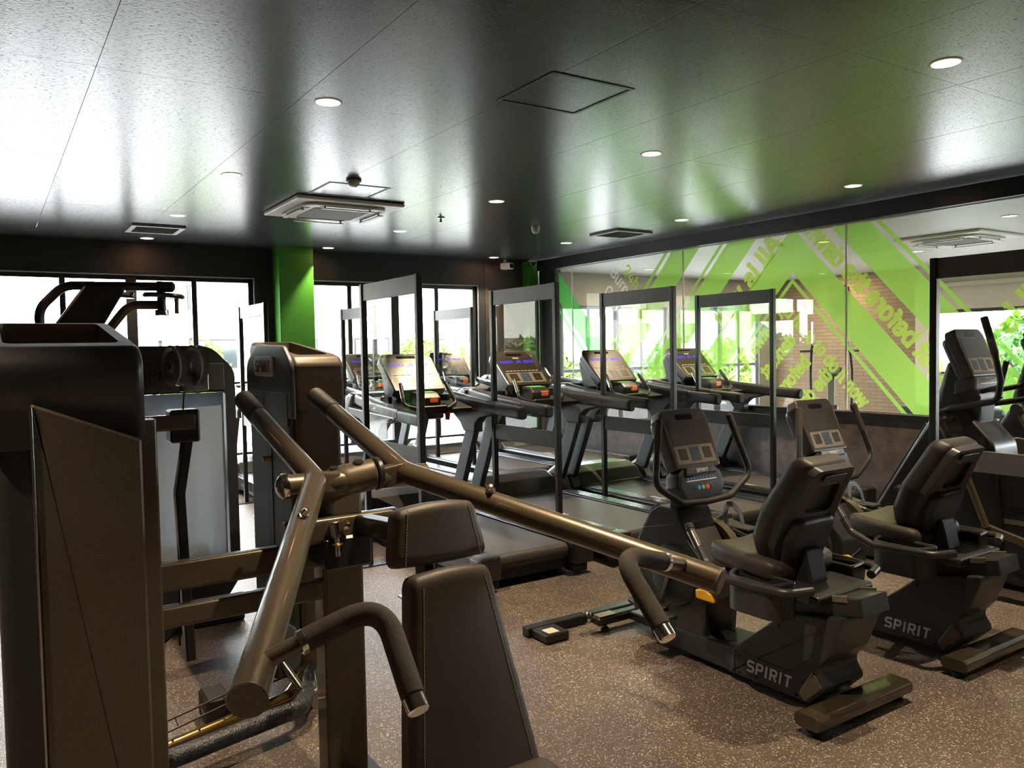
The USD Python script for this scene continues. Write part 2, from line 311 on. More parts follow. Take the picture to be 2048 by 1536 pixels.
def frame(m, O, ex, ey, ez):
    """maps local (u,v,w) to O + u ex + v ey + w ez"""
    B = np.stack([np.array(ex, float), np.array(ey, float), np.array(ez, float)]); B /= np.linalg.norm(B, axis=1, keepdims=True)
    r = tm(np.array(m.vertices)@B+np.array(O, float), np.array(m.faces))
    if np.linalg.det(B) < 0: r.invert()
    return r
def text(s, h, d=.002, bold=True, sx=1.0, centre=True):
    m = meshkit.text_mesh(s, h, d, bold); m = tm(m.vertices, m.faces); m.apply_scale((sx, 1, 1))
    if centre:
        b = m.bounds; m.apply_translation((-(b[0][0]+b[1][0])/2, -(b[0][1]+b[1][1])/2, 0))
    return m
from shapely.geometry import LineString
from shapely import union_all
def brand(h, d=.002, w=.62, lean=.16):
    """SPIRIT in wide slanted capitals, centred, capitals h tall; w is a letter's width over its height"""
    S = [[(.95, .86), (.85, 1), (.2, 1), (.05, .86), (.05, .64), (.2, .52), (.82, .48), (.95, .36), (.95, .14), (.82, 0), (.15, 0), (.05, .12)]]
    P = [[(.1, -.1), (.1, 1), (.8, 1), (.95, .86), (.95, .58), (.8, .45), (.1, .45)]]
    R = P+[[(.55, .45), (.98, -.1)]]; I = [[(.5, -.1), (.5, 1.1)]]; T = [[(-.02, 1), (1.02, 1)], [(.5, 1), (.5, -.1)]]
    gs, x = [], 0.
    for c, k in zip('SPIRIT', (1, 1, .4, 1, .4, 1)):
        for l in dict(S=S, P=P, I=I, R=R, T=T)[c]:
            pts = [(x+(a if k == 1 else .2)*w, b*.82+.09) for a, b in l]
            gs.append(LineString(pts).buffer(.095, cap_style='flat', join_style='mitre', mitre_limit=2).intersection(sbox(-9, 0, 99, 1)))
        x += (w*k)+.24
    g = union_all(gs); g = affinity.skew(g, xs=math.degrees(math.atan(lean)), origin=(0, 0)); g = affinity.scale(g, h, h, origin=(0, 0)); b = g.bounds; g = affinity.translate(g, -(b[0]+b[2])/2, -(b[1]+b[3])/2)
    return cat_m([holed(q, 0, d) for q in getattr(g, 'geoms', [g])])
def blob(c, r, squash=1., seed=0, sub=3, amp=.25, f=3.):
    m = trimesh.creation.icosphere(sub); v = np.array(m.vertices); k = 1+amp*(meshkit.fbm(v*f+seed*7.3, 3, seed)-.5)*2
    v = v*k[:, None]*np.array(r)*[1, 1, squash]; return tm(v+c, m.faces)

# ------------------------------------------------------------------ room shell
CE, WX, WY, LX, RY = 2.82, 6.80, 9.80, -7.6, -4.2     # ceiling, right wall, window wall, left wall, rear wall
part('floor', box(LX, WX, RY, WY, -.12, 0, 0), 'floor', kind='structure', smooth=False)
lights_xy = [((3.53, 9.43) if (x, y) == (3.72, 9.46) else (x, y)) for x in (-2.94, -.72, 1.50, 3.72, 5.93) for y in (-1.85, .08, 2.01, 3.95, 5.87, 7.80, 9.46)]
extra_holes = []
ceil = thing('ceiling', None, None, kind='structure')
holes = [Point(x, y).buffer(.062, 16) for x, y in lights_xy]
HATCH = [(2.24, 2.71, 3.02, 3.48), (2.20, 2.67, 5.79, 6.25)]
for h in HATCH: holes.append(sbox(h[0]-.016, h[2]-.016, h[1]+.016, h[3]+.016))
xs = [LX]+[.45+.91*k for k in range(-8, 7)]+[WX]; ys = [RY]+[3.97+1.82*k for k in range(-4, 4)]+[WY]
for i in range(len(xs)-1):
    for j in range(len(ys)-1):
        if ys[j+1]-ys[j] < .02 or xs[i+1]-xs[i] < .02: continue
        p = sbox(xs[i]+.0012, ys[j]+.0012, xs[i+1]-.0012, ys[j+1]-.0012)
        for h in holes:
            if h.intersects(p): p = p.difference(h)
        gs = [g for g in getattr(p, 'geoms', [p]) if g.area > 1e-4]
        if gs: part('panel', [holed(g, CE+random.uniform(0, .0006), CE+.012) for g in gs], 'ceil', ceil, smooth=False)
part('backing', box(LX, WX, RY, WY, CE+.14, CE+.20, 0), 'black', ceil, smooth=False)

def wall_with(name, u0, u1, z0, z1, openings, axis, a0, a1, m):
    p = sbox(u0, z0, u1, z1)
    for o in openings: p = p.difference(sbox(*o))
    return part(name, [holed(g, a0, a1, axis) for g in getattr(p, 'geoms', [p])], m, kind='structure', smooth=False)
W1 = (.03, 2.72); W2 = (3.32, 5.86); WZ = (.16, 2.45)
wall_with('wall_back', LX, 5.98, 0, CE+.1, [(w[0], WZ[0], w[1], WZ[1]) for w in (W1, W2)], 'y', WY, WY+.16, 'navy')
part('wall_corner', box(5.98, WX+.02, WY-.01, WY+.16, 0, CE+.1, 0), 'brownwall', kind='structure', smooth=False)
part('wall_left', box(LX-.1, LX, RY, WY, 0, CE+.1, 0), 'navy', kind='structure', smooth=False)
part('wall_rear', box(LX, 12.3, RY-.1, RY, 0, CE+.1, 0), 'navy', kind='structure', smooth=False)

def facade_window(n, x0, x1, y=WY+.07, zb=WZ[0], zt=WZ[1], cat=None, mf='win_frame'):
    w = thing('window_%d' % n, None, None, kind='structure')
    xm = (x0+x1)/2
    part('reveal', [box(x0-.012, x1+.012, WY-.004, WY+.012, zt-.004, zt+.010, .002), box(x0-.012, x0+.002, WY-.004, WY+.012, zb, zt, .002), box(x1-.002, x1+.012, WY-.004, WY+.012, zb, zt, .002)], 'win_light', w)
    part('head_frame', box(x0, x1, y-.03, y+.03, zt-.05, zt, .004), mf, w)
    part('sill_frame', box(x0, x1, y-.04, y+.03, zb, zb+.20, .006), mf, w)
    for a, b in ((x0, x0+.055), (x1-.055, x1)): part('jamb', box(a, b, y-.03, y+.03, zb, zt, .004), mf, w)
    part('post', box(xm-.055, xm+.055, y-.045, y+.035, zb, zt, .006), mf, w)
    for s in (-1, 1):
        a, b = (x0+.055, xm-.055) if s < 0 else (xm+.055, x1-.055); c = (a+b)/2
        part('mullion', box(c-.028, c+.028, y-.025, y+.025, zb+.2, zt-.05, .004), mf, w)
        part('transom', box(a, b, y-.022, y+.022, 1.165, 1.215, .004), mf, w)
        for p, q in ((a, c-.028), (c+.028, b)):
            for r, s2 in ((zb+.2, 1.165), (1.215, zt-.05)):
                part('pane', sheet_y(y, p, q, r, s2), 'winglass', w, smooth=False)
for n, w in enumerate((W1, W2)): facade_window(n+1, *w)

# green columns that stand in front of the window wall
col = part('trim_1', prism(rpoly([(2.955, 9.56), (3.385, 9.56), (3.385, WY), (2.955, WY)], [.012, .012, 0, 0]), 0, CE, 'z', .001), 'green', kind='structure', label='bright green square column between the windows')
part('trim_2', box(-.46, -.12, 9.6, WY, 0, CE, .006), 'green', kind='structure')
part('trim_3', box(6.62, 6.795, 9.62, WY-.012, 0, CE, .006), 'green', kind='structure')

# right wall: dado, sill, long glass partition, header
part('wall_right', box(WX, WX+.10, RY, WY-.012, 0, .845, 0), 'dado', kind='structure', smooth=False)
part('baseboard_right', box(WX-.010, WX-.0005, RY, 9.60, 0, .06, .003), 'black', kind='structure')
part('trim_4', box(WX-.03, WX+.12, RY, 9.60, .846, .90, .004), 'black', kind='structure', label='black sill under the long glass partition')
part('trim_5', box(WX-.05, WX+.14, RY, 9.60, 2.672, CE-.001, .004), 'black', kind='structure', label='black header over the long glass partition')
part('trim_6', box(WX-.01, WX+.10, 9.22, 9.60, .90, 2.672, .003), 'black', kind='structure')
gp = thing('window_3', None, None, kind='structure')
JY = [9.22, 8.87, 6.75, 4.625, 2.5, .4, -1.7, RY]
for a, b in zip(JY[1:], JY[:-1]): part('pane', sheet_x(WX+.036, a+.004, b-.004, .90, 2.672), 'glass', gp, smooth=False)
for y in JY[1:-1]: part('joint', box(WX+.030, WX+.042, y-.008, y+.008, .90, 2.672, 0), 'white', gp, smooth=False)
part('edge_strip', box(WX+.026, WX+.032, RY, 9.22, 2.662, 2.671, 0), 'white', gp, smooth=False)
part('edge_strip', box(WX+.026, WX+.032, RY, 9.22, .901, .906, 0), 'steel', gp, smooth=False)

# printed film on the far side of the glass: chevrons and mirrored slogans in wall coordinates (y, z)
flm = thing('window_film', 'lime green chevron film with mirrored slogans on the long glass partition', 'window film')
K = 1.075; YC = 5.24; GB, GT = .905, 2.665; XF = WX+.046
sheet = sbox(1.2, GB, 9.20, GT)
def chev(yc, a, b, left=True, right=True):
    far = 6.
    R = Polygon([(yc, a), (yc, b), (yc-far, b-K*far), (yc-far, a-K*far)]); L = Polygon([(yc, a), (yc, b), (yc+far, b-K*far), (yc+far, a-K*far)])
    g = None
    for o, q in ((left, L), (right, R)):
        if o: g = q if g is None else g.union(q)
    return g
leftV = chev(9.2+.0, GT-.46*K+.02, GT+.02, left=False)      # the next chevron's arm, falling to the right
def addfilm(g, m='film', name='stripe', dx=0.):
    g = g.intersection(sheet)
    for q in getattr(g, 'geoms', [g]):
        if q.area > 1e-3: part(name, flat_x(q, XF+dx), m, flm, smooth=False)
arm2 = chev(9.2, 2.06, 2.14, left=False)
addfilm(chev(9.2, 2.22, 2.64, left=False), 'film2'); addfilm(arm2, 'film2')
solid = chev(9.2, 2.22, 2.64, left=False).union(arm2).buffer(.001)
addfilm(chev(YC, 2.27, 2.72).difference(solid)); addfilm(chev(YC, 2.155, 2.21).difference(solid))
addfilm(chev(YC, 3.15, 3.575).difference(solid)); addfilm(chev(YC, 3.635, 3.69).difference(solid))
addfilm(chev(YC, 4.02, 4.49, right=False).difference(solid)); addfilm(chev(YC, 4.56, 4.63, right=False).difference(solid))
addfilm(chev(2.75, 2.12, 2.2, right=False).intersection(sbox(1.2, GB, 3.35, 1.8))); 
TH = math.atan(K)
def slogan(s, y, z, h, d, u, m='film_text', sx=.8, fat=.045):
    """text whose middle is at (y, z), reading along d with tops along u (both in wall coordinates)"""
    t = text(s, h, .0012, True, sx); v = np.array(t.vertices); f = np.array(t.faces); f = f[(v[f][:, :, 2] < .0006).all(1)]; g = union_all([Polygon(v[q][:, :2]).buffer(1e-5) for q in f]).buffer(h*fat).simplify(h*.01); t = cat_m([flat_x(q, 0) for q in getattr(g, 'geoms', [g])]); t = tm(np.array(t.vertices)[:, [1, 2, 0]], t.faces)
    part('lettering', frame(t, (XF+.0016, y, z), (0, d[0], d[1]), (0, u[0], u[1]), (1, 0, 0)), m, flm, smooth=False)
c_, s_ = math.cos(TH), math.sin(TH)
def along(y0, base, off, side): # point at distance along a chevron arm
    return y0, base-K*abs(y0-YC)+off
slogan('The darkest before the dawn', 4.08, 2.93-K*abs(4.08-YC), .17, (c_, s_), (-s_, c_), sx=.88)
slogan('All is well', 5.84, 2.215, .20, (c_, -s_), (s_, c_), sx=.95)
slogan('you have to do it now', 4.93, 1.98-K*abs(4.93-YC)-.16, .13, (-c_, -s_), (-s_, c_), sx=.8)
for k, s in enumerate(("it's always", 'darkest', 'before', 'the dawn')):
    slogan(s, 5.62-.17*k-.02*k, 1.62-.215*k+.02*k, .14, (c_, -s_), (s_, c_), sx=.8)
slogan('All is', 3.06, 1.86, .19, (c_, -s_), (s_, c_), sx=.95)
slogan('24h', 7.66, 2.43, .15, (-c_, -s_), (-s_, c_), 'film_text', .95, .0); slogan('Burn', 7.88, 2.40, .15, (-c_, -s_), (-s_, c_), 'film_white', .95, .0); slogan('Gym', 8.02, 2.16, .15, (-c_, -s_), (-s_, c_), 'film_white', .95, .0)

# ------------------------------------------------------------------ ceiling fittings
lampm = None
rowname = {9.46: 'nearest the window wall', 9.43: 'close to the green column', 7.8: 'second from the window wall', 5.87: 'third from the window wall', 3.95: 'fourth from the window wall', 2.01: 'fifth from the window wall', .08: 'sixth from the window wall', -1.85: 'nearest the rear wall'}
colname = {1.5: 'left row seen over the treadmills and press', 3.72: 'middle row of the ceiling', 3.53: 'middle row of the ceiling', 5.93: 'row beside the glass partition', -.72: 'row left of the camera', -2.94: 'far left row'}
proto = None
for x, y in lights_xy:
    lab = 'recessed copper downlight, %s, %s' % (colname[x].split(' seen')[0], rowname[y])
    if proto is None:
        proto = d = thing('ceiling_downlight', lab, 'ceiling light', (x, y, CE), 0, 'recessed ceiling downlights')
        part('trim_ring', lathe([(.0595, .002), (.061, -.003), (.068, -.003), (.073, 0), (.070, .001), (.0605, .003), (.0595, .002)]), 'offwhite', d)
        part('reflector', lathe([(.0605, .001), (.0605, .060), (.044, .112), (.0435, .112), (.0595, .060), (.0595, .001)]), 'copper', d)
        part('lens', lathe([(0, .105), (.022, .105), (.024, .108), (.0437, .110), (0, .113)]), 'lamp', d)
    else: copy_of(proto, 'ceiling_downlight', lab, (x, y, CE), 0, 'recessed ceiling downlights')
    lt = UsdLux.DiskLight.Define(stage, '/World/'+numbered('/World', 'downlight_beam'))
    lt.AddTranslateOp().Set((x, y, CE+.098)); lt.CreateRadiusAttr(.014); lt.CreateIntensityAttr(LAMP); lt.CreateColorAttr(WARM)
    sh = UsdLux.ShapingAPI.Apply(lt.GetPrim()); sh.CreateShapingConeAngleAttr(29.0); sh.CreateShapingConeSoftnessAttr(0.0)

def hatch(h, label):
    t = thing('ceiling_hatch', label, 'access hatch', ((h[0]+h[1])/2, (h[2]+h[3])/2, CE)); w, d = (h[1]-h[0])/2, (h[3]-h[2])/2
    part('frame', holed(sbox(-w-.014, -d-.014, w+.014, d+.014).difference(sbox(-w+.004, -d+.004, w-.004, d-.004)), -.003, .006), 'greyvent' if 'window' in label else 'black', t, smooth=False)
    part('lid', box(-w+.006, w-.006, -d+.006, d-.006, 0, .006, .001), 'ceil', t, smooth=False)
hatch(HATCH[0], 'square access hatch with dark frame in middle of ceiling'); hatch(HATCH[1], 'square access hatch towards windows behind the air conditioner')

ac = thing('air_conditioner', 'white ceiling cassette air conditioner over the treadmills', 'air conditioner', (2.60, 6.80, CE))
def build_ac(t):
    part('panel', prism(rpoly([(-.475, -.475), (.475, -.475), (.475, .475), (-.475, .475)], .02), -.032, -.001, 'z', .012, 2), 'offwhite', t)
    part('inner_panel', prism(rpoly([(-.37, -.37), (.37, -.37), (.37, .37), (-.37, .37)], .12), -.055, -.032, 'z', .012, 2), 'offwhite', t)
    part('intake_grille', prism(rpoly([(-.25, -.25), (.25, -.25), (.25, .25), (-.25, .25)], .02), -.060, -.055, 'z', .002), 'acgrille', t)
    for k, a in enumerate((0, 90, 180, 270)):
        g = prism(rpoly([(-.24, .29), (.24, .29), (.20, .345), (-.20, .345)], .015), -.0585, -.054, 'z', .001); g.apply_transform(trimesh.transformations.rotation_matrix(math.radians(a), (0, 0, 1)))
        part('slot', g, 'black', t)
        f = prism(rpoly([(-.23, .335), (.23, .335), (.235, .375), (-.235, .375)], .01), -.082, -.074, 'z', .002); f.apply_transform(trimesh.transformations.rotation_matrix(math.radians(a), (0, 0, 1)))
        part('flap', f, 'offwhite', t)
        part('hinge', [frame(box(s*.2-.006, s*.2+.006, .335, .35, -.078, -.05, .001), (0, 0, 0), (math.cos(math.radians(a)), math.sin(math.radians(a)), 0), (-math.sin(math.radians(a)), math.cos(math.radians(a)), 0), (0, 0, 1)) for s in (-1, 1)], 'offwhite', t)
build_ac(ac)
def vent(x0, x1, y0, y1, label):
    t = thing('ceiling_vent', label, 'air vent', ((x0+x1)/2, (y0+y1)/2, CE)); w, d = (x1-x0)/2, (y1-y0)/2
    part('frame', holed(sbox(-w, -d, w, d).difference(sbox(-w+.05, -d+.05, w-.05, d-.05)), -.022, -.001), 'greyvent', t, smooth=False)
    for k in range(9):
        y = -d+.055+(2*d-.11)*(k+.5)/9; s = box(-w+.045, w-.045, -.016, .016, -.002, .002, 0); s.apply_transform(trimesh.transformations.rotation_matrix(.6, (1, 0, 0))); s.apply_translation((0, y, -.014)); part('slat', s, 'greyvent', t, smooth=False)
vent(1.21, 1.70, 8.44, 8.94, 'square grey ceiling vent near the left windows'); vent(5.72, 6.23, 6.61, 7.09, 'square grey ceiling vent beside the glass partition header')
sd = thing('smoke_detector', 'round off-white smoke detector on ceiling behind the air conditioner', 'smoke detector', (2.32, 5.63, CE))
part('base', lathe([(0, -.001), (.055, -.001), (.057, -.012), (.052, -.016), (0, -.016)]), 'greyvent', sd); part('sensor_dome', lathe([(0, -.052), (.022, -.050), (.038, -.040), (.043, -.024), (.040, -.016), (0, -.016)]), 'offwhite', sd)
part('test_led', lathe([(0, -.056), (.005, -.055), (.006, -.05), (0, -.05)], (.012, -.01, 0)), 'greyvent', sd)
dc = thing('dome_camera', 'small round off-white sensor hanging alone from dark part of ceiling', 'sensor', (4.84, 6.89, CE))
part('base', lathe([(0, -.001), (.045, -.001), (.045, -.03), (0, -.03)]), 'offwhite', dc); part('dome', lathe([(0, -.075), (.02, -.072), (.036, -.058), (.042, -.03), (0, -.03)]), 'offwhite', dc)
sp = thing('sprinkler_head', 'small metal sprinkler head on ceiling right of the air conditioner', 'sprinkler', (3.69, 6.83, CE))
part('plate', lathe([(0, -.001), (.04, -.001), (.036, -.01), (0, -.012)]), 'steel', sp); part('stem', lathe([(0, -.045), (.012, -.045), (.009, -.012), (0, -.012)]), 'steel', sp); part('deflector', lathe([(0, -.050), (.020, -.049), (.020, -.046), (0, -.045)]), 'steel', sp)
wc = thing('security_camera', 'small white box security camera under ceiling near the corner', 'camera', (6.22, 9.62, CE), 28)
part('bracket', box(-.02, .02, -.02, .02, -.05, -.001, .003), 'white', wc); part('housing', prism(rpoly([(-.06, -.14), (.06, -.14), (.06, -.05), (-.06, -.05)], .012), -.10, .05, 'y', .006), 'white', wc); part('lens_window', prism(rpoly([(-.042, -.125), (.042, -.125), (.042, -.065), (-.042, -.065)], .01), -.104, -.098, 'y', .001), 'black_gloss', wc)
sc2 = thing('corner_camera', 'small off-white dome camera at the far ceiling corner', 'camera', (6.60, 9.50, CE))
part('base', lathe([(0, -.001), (.06, -.001), (.06, -.035), (0, -.035)]), 'offwhite', sc2); part('dome', lathe([(0, -.085), (.03, -.08), (.05, -.06), (.055, -.035), (0, -.035)]), 'black_gloss', sc2)

# ------------------------------------------------------------------ cardio consoles
def console(t, O, tilt, w, h, kind):
    """a console whose face is centred at O, leaning back by tilt (radians from vertical); the user stands on its -y side"""
    ex, ey, ez = np.array([1, 0, 0.]), np.array([0, math.sin(tilt), math.cos(tilt)]), np.array([0, -math.cos(tilt), math.sin(tilt)])
    F = lambda m: frame(m, O, ex, ey, ez)
    R = lambda a, b, c, d, lo, hi, r=.006, bv=.001: F(prism(rpoly([(a, c), (b, c), (b, d), (a, d)], r), lo, hi, 'z', bv))
    hw, hh = w/2, h/2
    con = part('console', F(prism(rpoly([(-hw*.94, -hh), (hw*.94, -hh), (hw, hh*.7), (hw*.86, hh), (-hw*.86, hh), (-hw, hh*.7)], [.02, .02, .03, .04, .04, .03]), -.075, 0, 'z', .012, 2)), 'screen_frame', t)
    part('housing_back', F(prism(rpoly([(-hw*.80, -hh*.95), (hw*.80, -hh*.95), (hw*.9, hh*.8), (-hw*.9, hh*.8)], .05), -.12, -.06, 'z', .04, 3)), 'plastic_grey', con)
    top = hh-.05
    part('grip_slot', R(-hw*.36, hw*.36, top-.012, top+.018, -.02, .0015, .014), 'black_gloss', con)
    if kind == 'treadmill':
        part('screen', R(-hw*.86, hw*.86, -hh*.18, hh*.62, -.004, .0015, .008), 'screen', con)
        part('lettering', F(frame(brand(.016, .001), (0, top-.045, .002), (1, 0, 0), (0, 1, 0), (0, 0, 1))), 'print_white', con, smooth=False)
        dots = []; rs = random.Random(5); dx = .0052
        for ch in range(13):
            if ch in (5, 8): continue
            on = [rs.random() < .62 for _ in range(35)]
            for k in range(35):
                if on[k]: x0 = -.19+.028*ch+dx*(k % 5); y0 = hh*.42-dx*(k//5); dots.append(trimesh.creation.box(bounds=[(x0, y0, .0015), (x0+.004, y0+.004, .0025)]))
        part('led_text', F(cat_m(dots)), 'led_blue', con, smooth=False)
        for k in range(9): part('key', R(-hw*.72+k*hw*.16, -hw*.72+k*hw*.16+hw*.11, -hh*.20, -hh*.17, .001, .003, .001), 'print_white', con)
        y0, y1 = -hh*.86, -hh*.28
    else:
        part('screen', R(-hw*.80, hw*.80, -hh*.20, hh*.60, -.004, .0015, .008), 'screen', con)
        y0, y1 = -hh*.86, -hh*.26
    part('key_panel', R(-hw*.80, hw*.80, y0, y1, -.004, .0012, .006), 'khaki', con)
    for s in (-1, 1): part('button_pad', R(s*hw*.50-hw*.17, s*hw*.50+hw*.17, y0+.022, y1-.014, 0, .0024, .004), 'screen', con)
    part('number_pad', R(-hw*.20, hw*.20, y0+.012, y1-.006, 0, .0024, .004), 'bluekey', con)
    for i in range(3):
        for j in range(4):
            a = -hw*.17+i*hw*.12; b = y0+.02+j*(y1-y0-.03)/4; part('key', R(a, a+hw*.09, b, b+(y1-y0-.03)/4*.7, .002, .0034, .002), 'bluekey', con)
    return con

# ------------------------------------------------------------------ treadmills
def make_treadmill(label, loc):
    t = thing('treadmill', label, 'treadmill', loc, 0, 'treadmills in two rows facing the windows')
    part('deck', prism([(.05, .05), (.06, .165), (1.95, .165), (1.95, .05)], -.40, .40, 'x', .01), 'black', t)
    for s in (-1, 1):
        part('roller_foot', [lathe([(0, 0), (.022, 0), (.026, .02), (.012, .03), (.012, .06), (0, .06)], (s*.36, .22, 0)), lathe([(0, 0), (.022, 0), (.026, .02), (.012, .03), (.012, .06), (0, .06)], (s*.36, 1.85, 0))] if 0 else lathe([(0, 0), (.028, 0), (.032, .02), (.014, .03), (.014, .07), (0, .07)], (s*.34, .25, 0)), 'rubber', t)
        part('roller_foot', lathe([(0, 0), (.028, 0), (.032, .02), (.014, .03), (.014, .07), (0, .07)], (s*.34, 1.8, 0)), 'rubber', t)
    part('belt', prism(rpoly([(.02, .115), (.02, .218), (1.80, .218), (1.80, .115)], [.05, .05, .005, .005], 6), -.285, .285, 'x', .003), 'belt', t)
    for s in (-1, 1):
        r = part('side_rail', prism(rpoly([(s*.300, .120), (s*.300, .226), (s*.318, .232), (s*.430, .232), (s*.452, .215), (s*.452, .120)], .008), .06, 1.86, 'y', .004), 'rail', t)
        part('rib', [box(s*(.325+.024*k), s*(.337+.024*k), .10, 1.72, .230, .2355, .001) for k in range(5)], 'rail', r)
        part('rear_cap', prism(rpoly([(s*.292, .075), (s*.292, .235), (s*.43, .238), (s*.462, .215), (s*.462, .075)], .015), -.035, .085, 'y', .015, 2), 'plastic', t)
        part('transport_guard', box(s*.30, s*.42, -.02, .10, .02, .075, .01), 'rubber', t)
    part('lettering', frame(brand(.040, .001), (-.312, .78, .2362), (0, -1, 0), (1, 0, 0), (0, 0, 1)), 'print_white', t, smooth=False)
    part('motor_hood', prism(rpoly([(1.70, .20), (1.72, .236), (1.82, .335), (1.95, .385), (2.20, .375), (2.34, .29), (2.37, .08), (1.85, .08)], [.0, .02, .05, .08, .08, .06, .03, 0]), -.405, .405, 'x', .045, 3), 'hood', t)
    for s in (-1, 1):
        part('upright', bar([(s*.455, 1.95, .10), (s*.455, 1.88, .23), (s*.455, 1.56, .90), (s*.45, 1.53, .98)], .052, .15, .06, .014, (0, 1, 0)), 'slate', t)
        part('upright_boot', prism(rpoly([(1.70, .06), (1.71, .22), (1.78, .34), (1.90, .36), (2.06, .30), (2.10, .06)], .03), s*.42, s*.515, 'x', .012, 2), 'plastic_grey', t)
        part('bracket', prism(rpoly([(1.43, .86), (1.62, .86), (1.68, .93), (1.80, 1.0), (2.02, 1.03), (2.04, 1.09), (1.10, 1.055), (1.18, 1.02), (1.36, .985), (1.43, .93)], [.01, .01, .05, .03, .02, .01, .01, .02, .04, .04]), s*.39, s*.475, 'x', .012, 2), 'plastic_grey', t)
        a = part('arm', sweep(fillet([(s*.425, .77, 1.055), (s*.425, 1.10, 1.072), (s*.42, 1.60, 1.112), (s*.40, 1.95, 1.155), (s*.36, 2.14, 1.13)], .25), rect(.082, .098, .030), scale=[1, 1.04, 1.08, 1.05, .9], c=.012), 'plastic', t)
        part('arm_tip', sweep([(s*.425, .745, 1.053), (s*.425, .80, 1.057)], rect(.080, .096, .030), c=.014), 'rubber', a)
    part('dash_tray', prism(rpoly([(1.42, 1.035), (1.40, 1.075), (1.62, 1.115), (1.95, 1.165), (2.12, 1.15), (2.14, 1.0), (2.0, .985)], .02), -.365, .365, 'x', .012, 2), 'plastic', t)
    part('front_cowl', prism(rpoly([(2.02, .93), (2.14, .95), (2.22, 1.06), (2.21, 1.17), (2.12, 1.205), (2.02, 1.19), (2.10, 1.06)], [.02, .05, .05, .04, .03, .02, .03]), -.44, .44, 'x', .03, 2), 'silver_plastic', t)
    for s in (-1, 1): part('cup_holder', lathe([(.040, .0), (.046, .0), (.048, .05), (.042, .05), (.040, .012), (0, .012), (0, 0), (.04, 0)], (s*.27, 1.72, 1.125)), 'screen_frame', t)
    part('console_neck', prism(rpoly([(1.74, 1.12), (1.66, 1.22), (1.98, 1.46), (2.06, 1.40), (1.98, 1.12)], .03), -.17, .17, 'x', .02, 2), 'plastic', t)
    console(t, (0, 1.78, 1.375), math.radians(45.5), .50, .43, 'treadmill')
    h = part('handlebar', tube([(-.205, 1.585, 1.285), (-.235, 1.455, 1.115), (-.13, 1.40, 1.082), (.13, 1.40, 1.082), (.235, 1.455, 1.115), (.205, 1.585, 1.285)], .015, .05), 'plastic', t)
    for s in (-1, 1):
        d = np.array([-s*.03, .13, .17]); d /= np.linalg.norm(d); b = np.array([s*.226, 1.492, 1.163])
        part('pulse_grip', tube([b, b+d*.135], .0185, n=14), 'steel', h)
    part('handlebar_pad', prism(rpoly([(-.13, 1.385), (.13, 1.385), (.10, 1.45), (-.10, 1.45)], .02), 1.085, 1.105, 'z', .006), 'plastic', t)
    sm = part('stop_module', prism(rpoly([(1.455, 1.08), (1.445, 1.165), (1.50, 1.205), (1.64, 1.215), (1.66, 1.10)], .02), -.095, .095, 'x', .018, 2), 'plastic', t)
    part('stop_button', box(-.01, .062, 1.437, 1.46, 1.13, 1.175, .006), 'orange', sm)
    part('stop_label', frame(prism(rpoly([(-.075, -.05), (.08, -.05), (.08, .05), (-.075, .05)], .01), 0, .002, 'z', .0005), (0, 1.555, 1.2095), (1, 0, 0), (0, .998, .07), (0, -.07, .998)), 'k_green', sm)
    part('safety_clip', prism(rpoly([(.10, .985), (.135, .985), (.14, 1.05), (.095, 1.05)], .008), 1.385, 1.40, 'y', .003), 'red', t)
    return t
TR = [(2.98, 4.30, 'treadmill with tan-lit console, nearest the chest press, behind the padded headrest'), (4.08, 4.30, 'treadmill with dark console and blue text, second from the left in the near row'),
      (5.13, 4.30, 'treadmill with tan-lit console just behind the nearer recumbent bike'), (6.24, 4.26, 'near-row treadmill standing tight against the mottled right wall'),
      (2.68, 7.30, 'far-row treadmill by the green column, mostly behind the grey weight tower'), (3.85, 7.30, 'far-row treadmill right of the green column, second in its row'),
      (5.00, 7.30, 'far-row treadmill with tan-lit console before the right end of the windows'), (6.14, 7.30, 'far-row treadmill in the corner beside the glass partition')]
tproto = make_treadmill(TR[0][2], (TR[0][0], TR[0][1], 0))
for x, y, l in TR[1:]: copy_of(tproto, 'treadmill', l, (x, y, 0), 0, 'treadmills in two rows facing the windows')

# ------------------------------------------------------------------ partition screens between the machines
def make_screen(label, loc):
    t = thing('partition_screen', label, 'partition screen', loc, 0, 'acrylic partition screens on steel posts'); L, Hh = .92, 2.03
    for y in (0, L-.04):
        p = part('post', bar([(0, y+.02, .008), (0, y+.02, Hh)], .04, .04, 0, .004, (1, 0, 0)), 'iron', t)
        part('floor_plate', box(-.16, .14, y-.05, y+.09, 0, .008, .002), 'iron', p)
    part('top_band', box(-.012, .012, .04, L-.04, Hh-.12, Hh-.002, .002), 'band', t)
    part('lower_band', box(-.012, .012, .04, L-.04, .81, .93, .002), 'band', t)
    part('acrylic_pane', sheet_x(0, .04, L-.04, .93, Hh-.12), 'acrylic', t, smooth=False)
    return t
SC = [(2.27, 4.50, 'tall partition screen just left of the tan-lit treadmill console nearest the press'), (3.50, 4.72, 'tall partition screen between the first two near-row treadmills'),
      (4.63, 4.67, 'tall partition screen between the second and third near-row treadmills'), (5.74, 4.58, 'tall partition screen beside the treadmill at the right wall'),
      (2.20, 7.55, 'far partition screen whose bright pane shows left of the green column'), (3.39, 7.76, 'far partition screen right of the green column, cut by a nearer post'),
      (4.61, 7.84, 'far partition screen before the right-hand jamb of the windows'), (4.63, 1.66, 'large partition screen at the right edge before the elliptical trainers')]
sproto = make_screen(SC[0][2], (SC[0][0], SC[0][1], 0))
for x, y, l in SC[1:]: copy_of(sproto, 'partition_screen', l, (x, y, 0), 0, 'acrylic partition screens on steel posts')

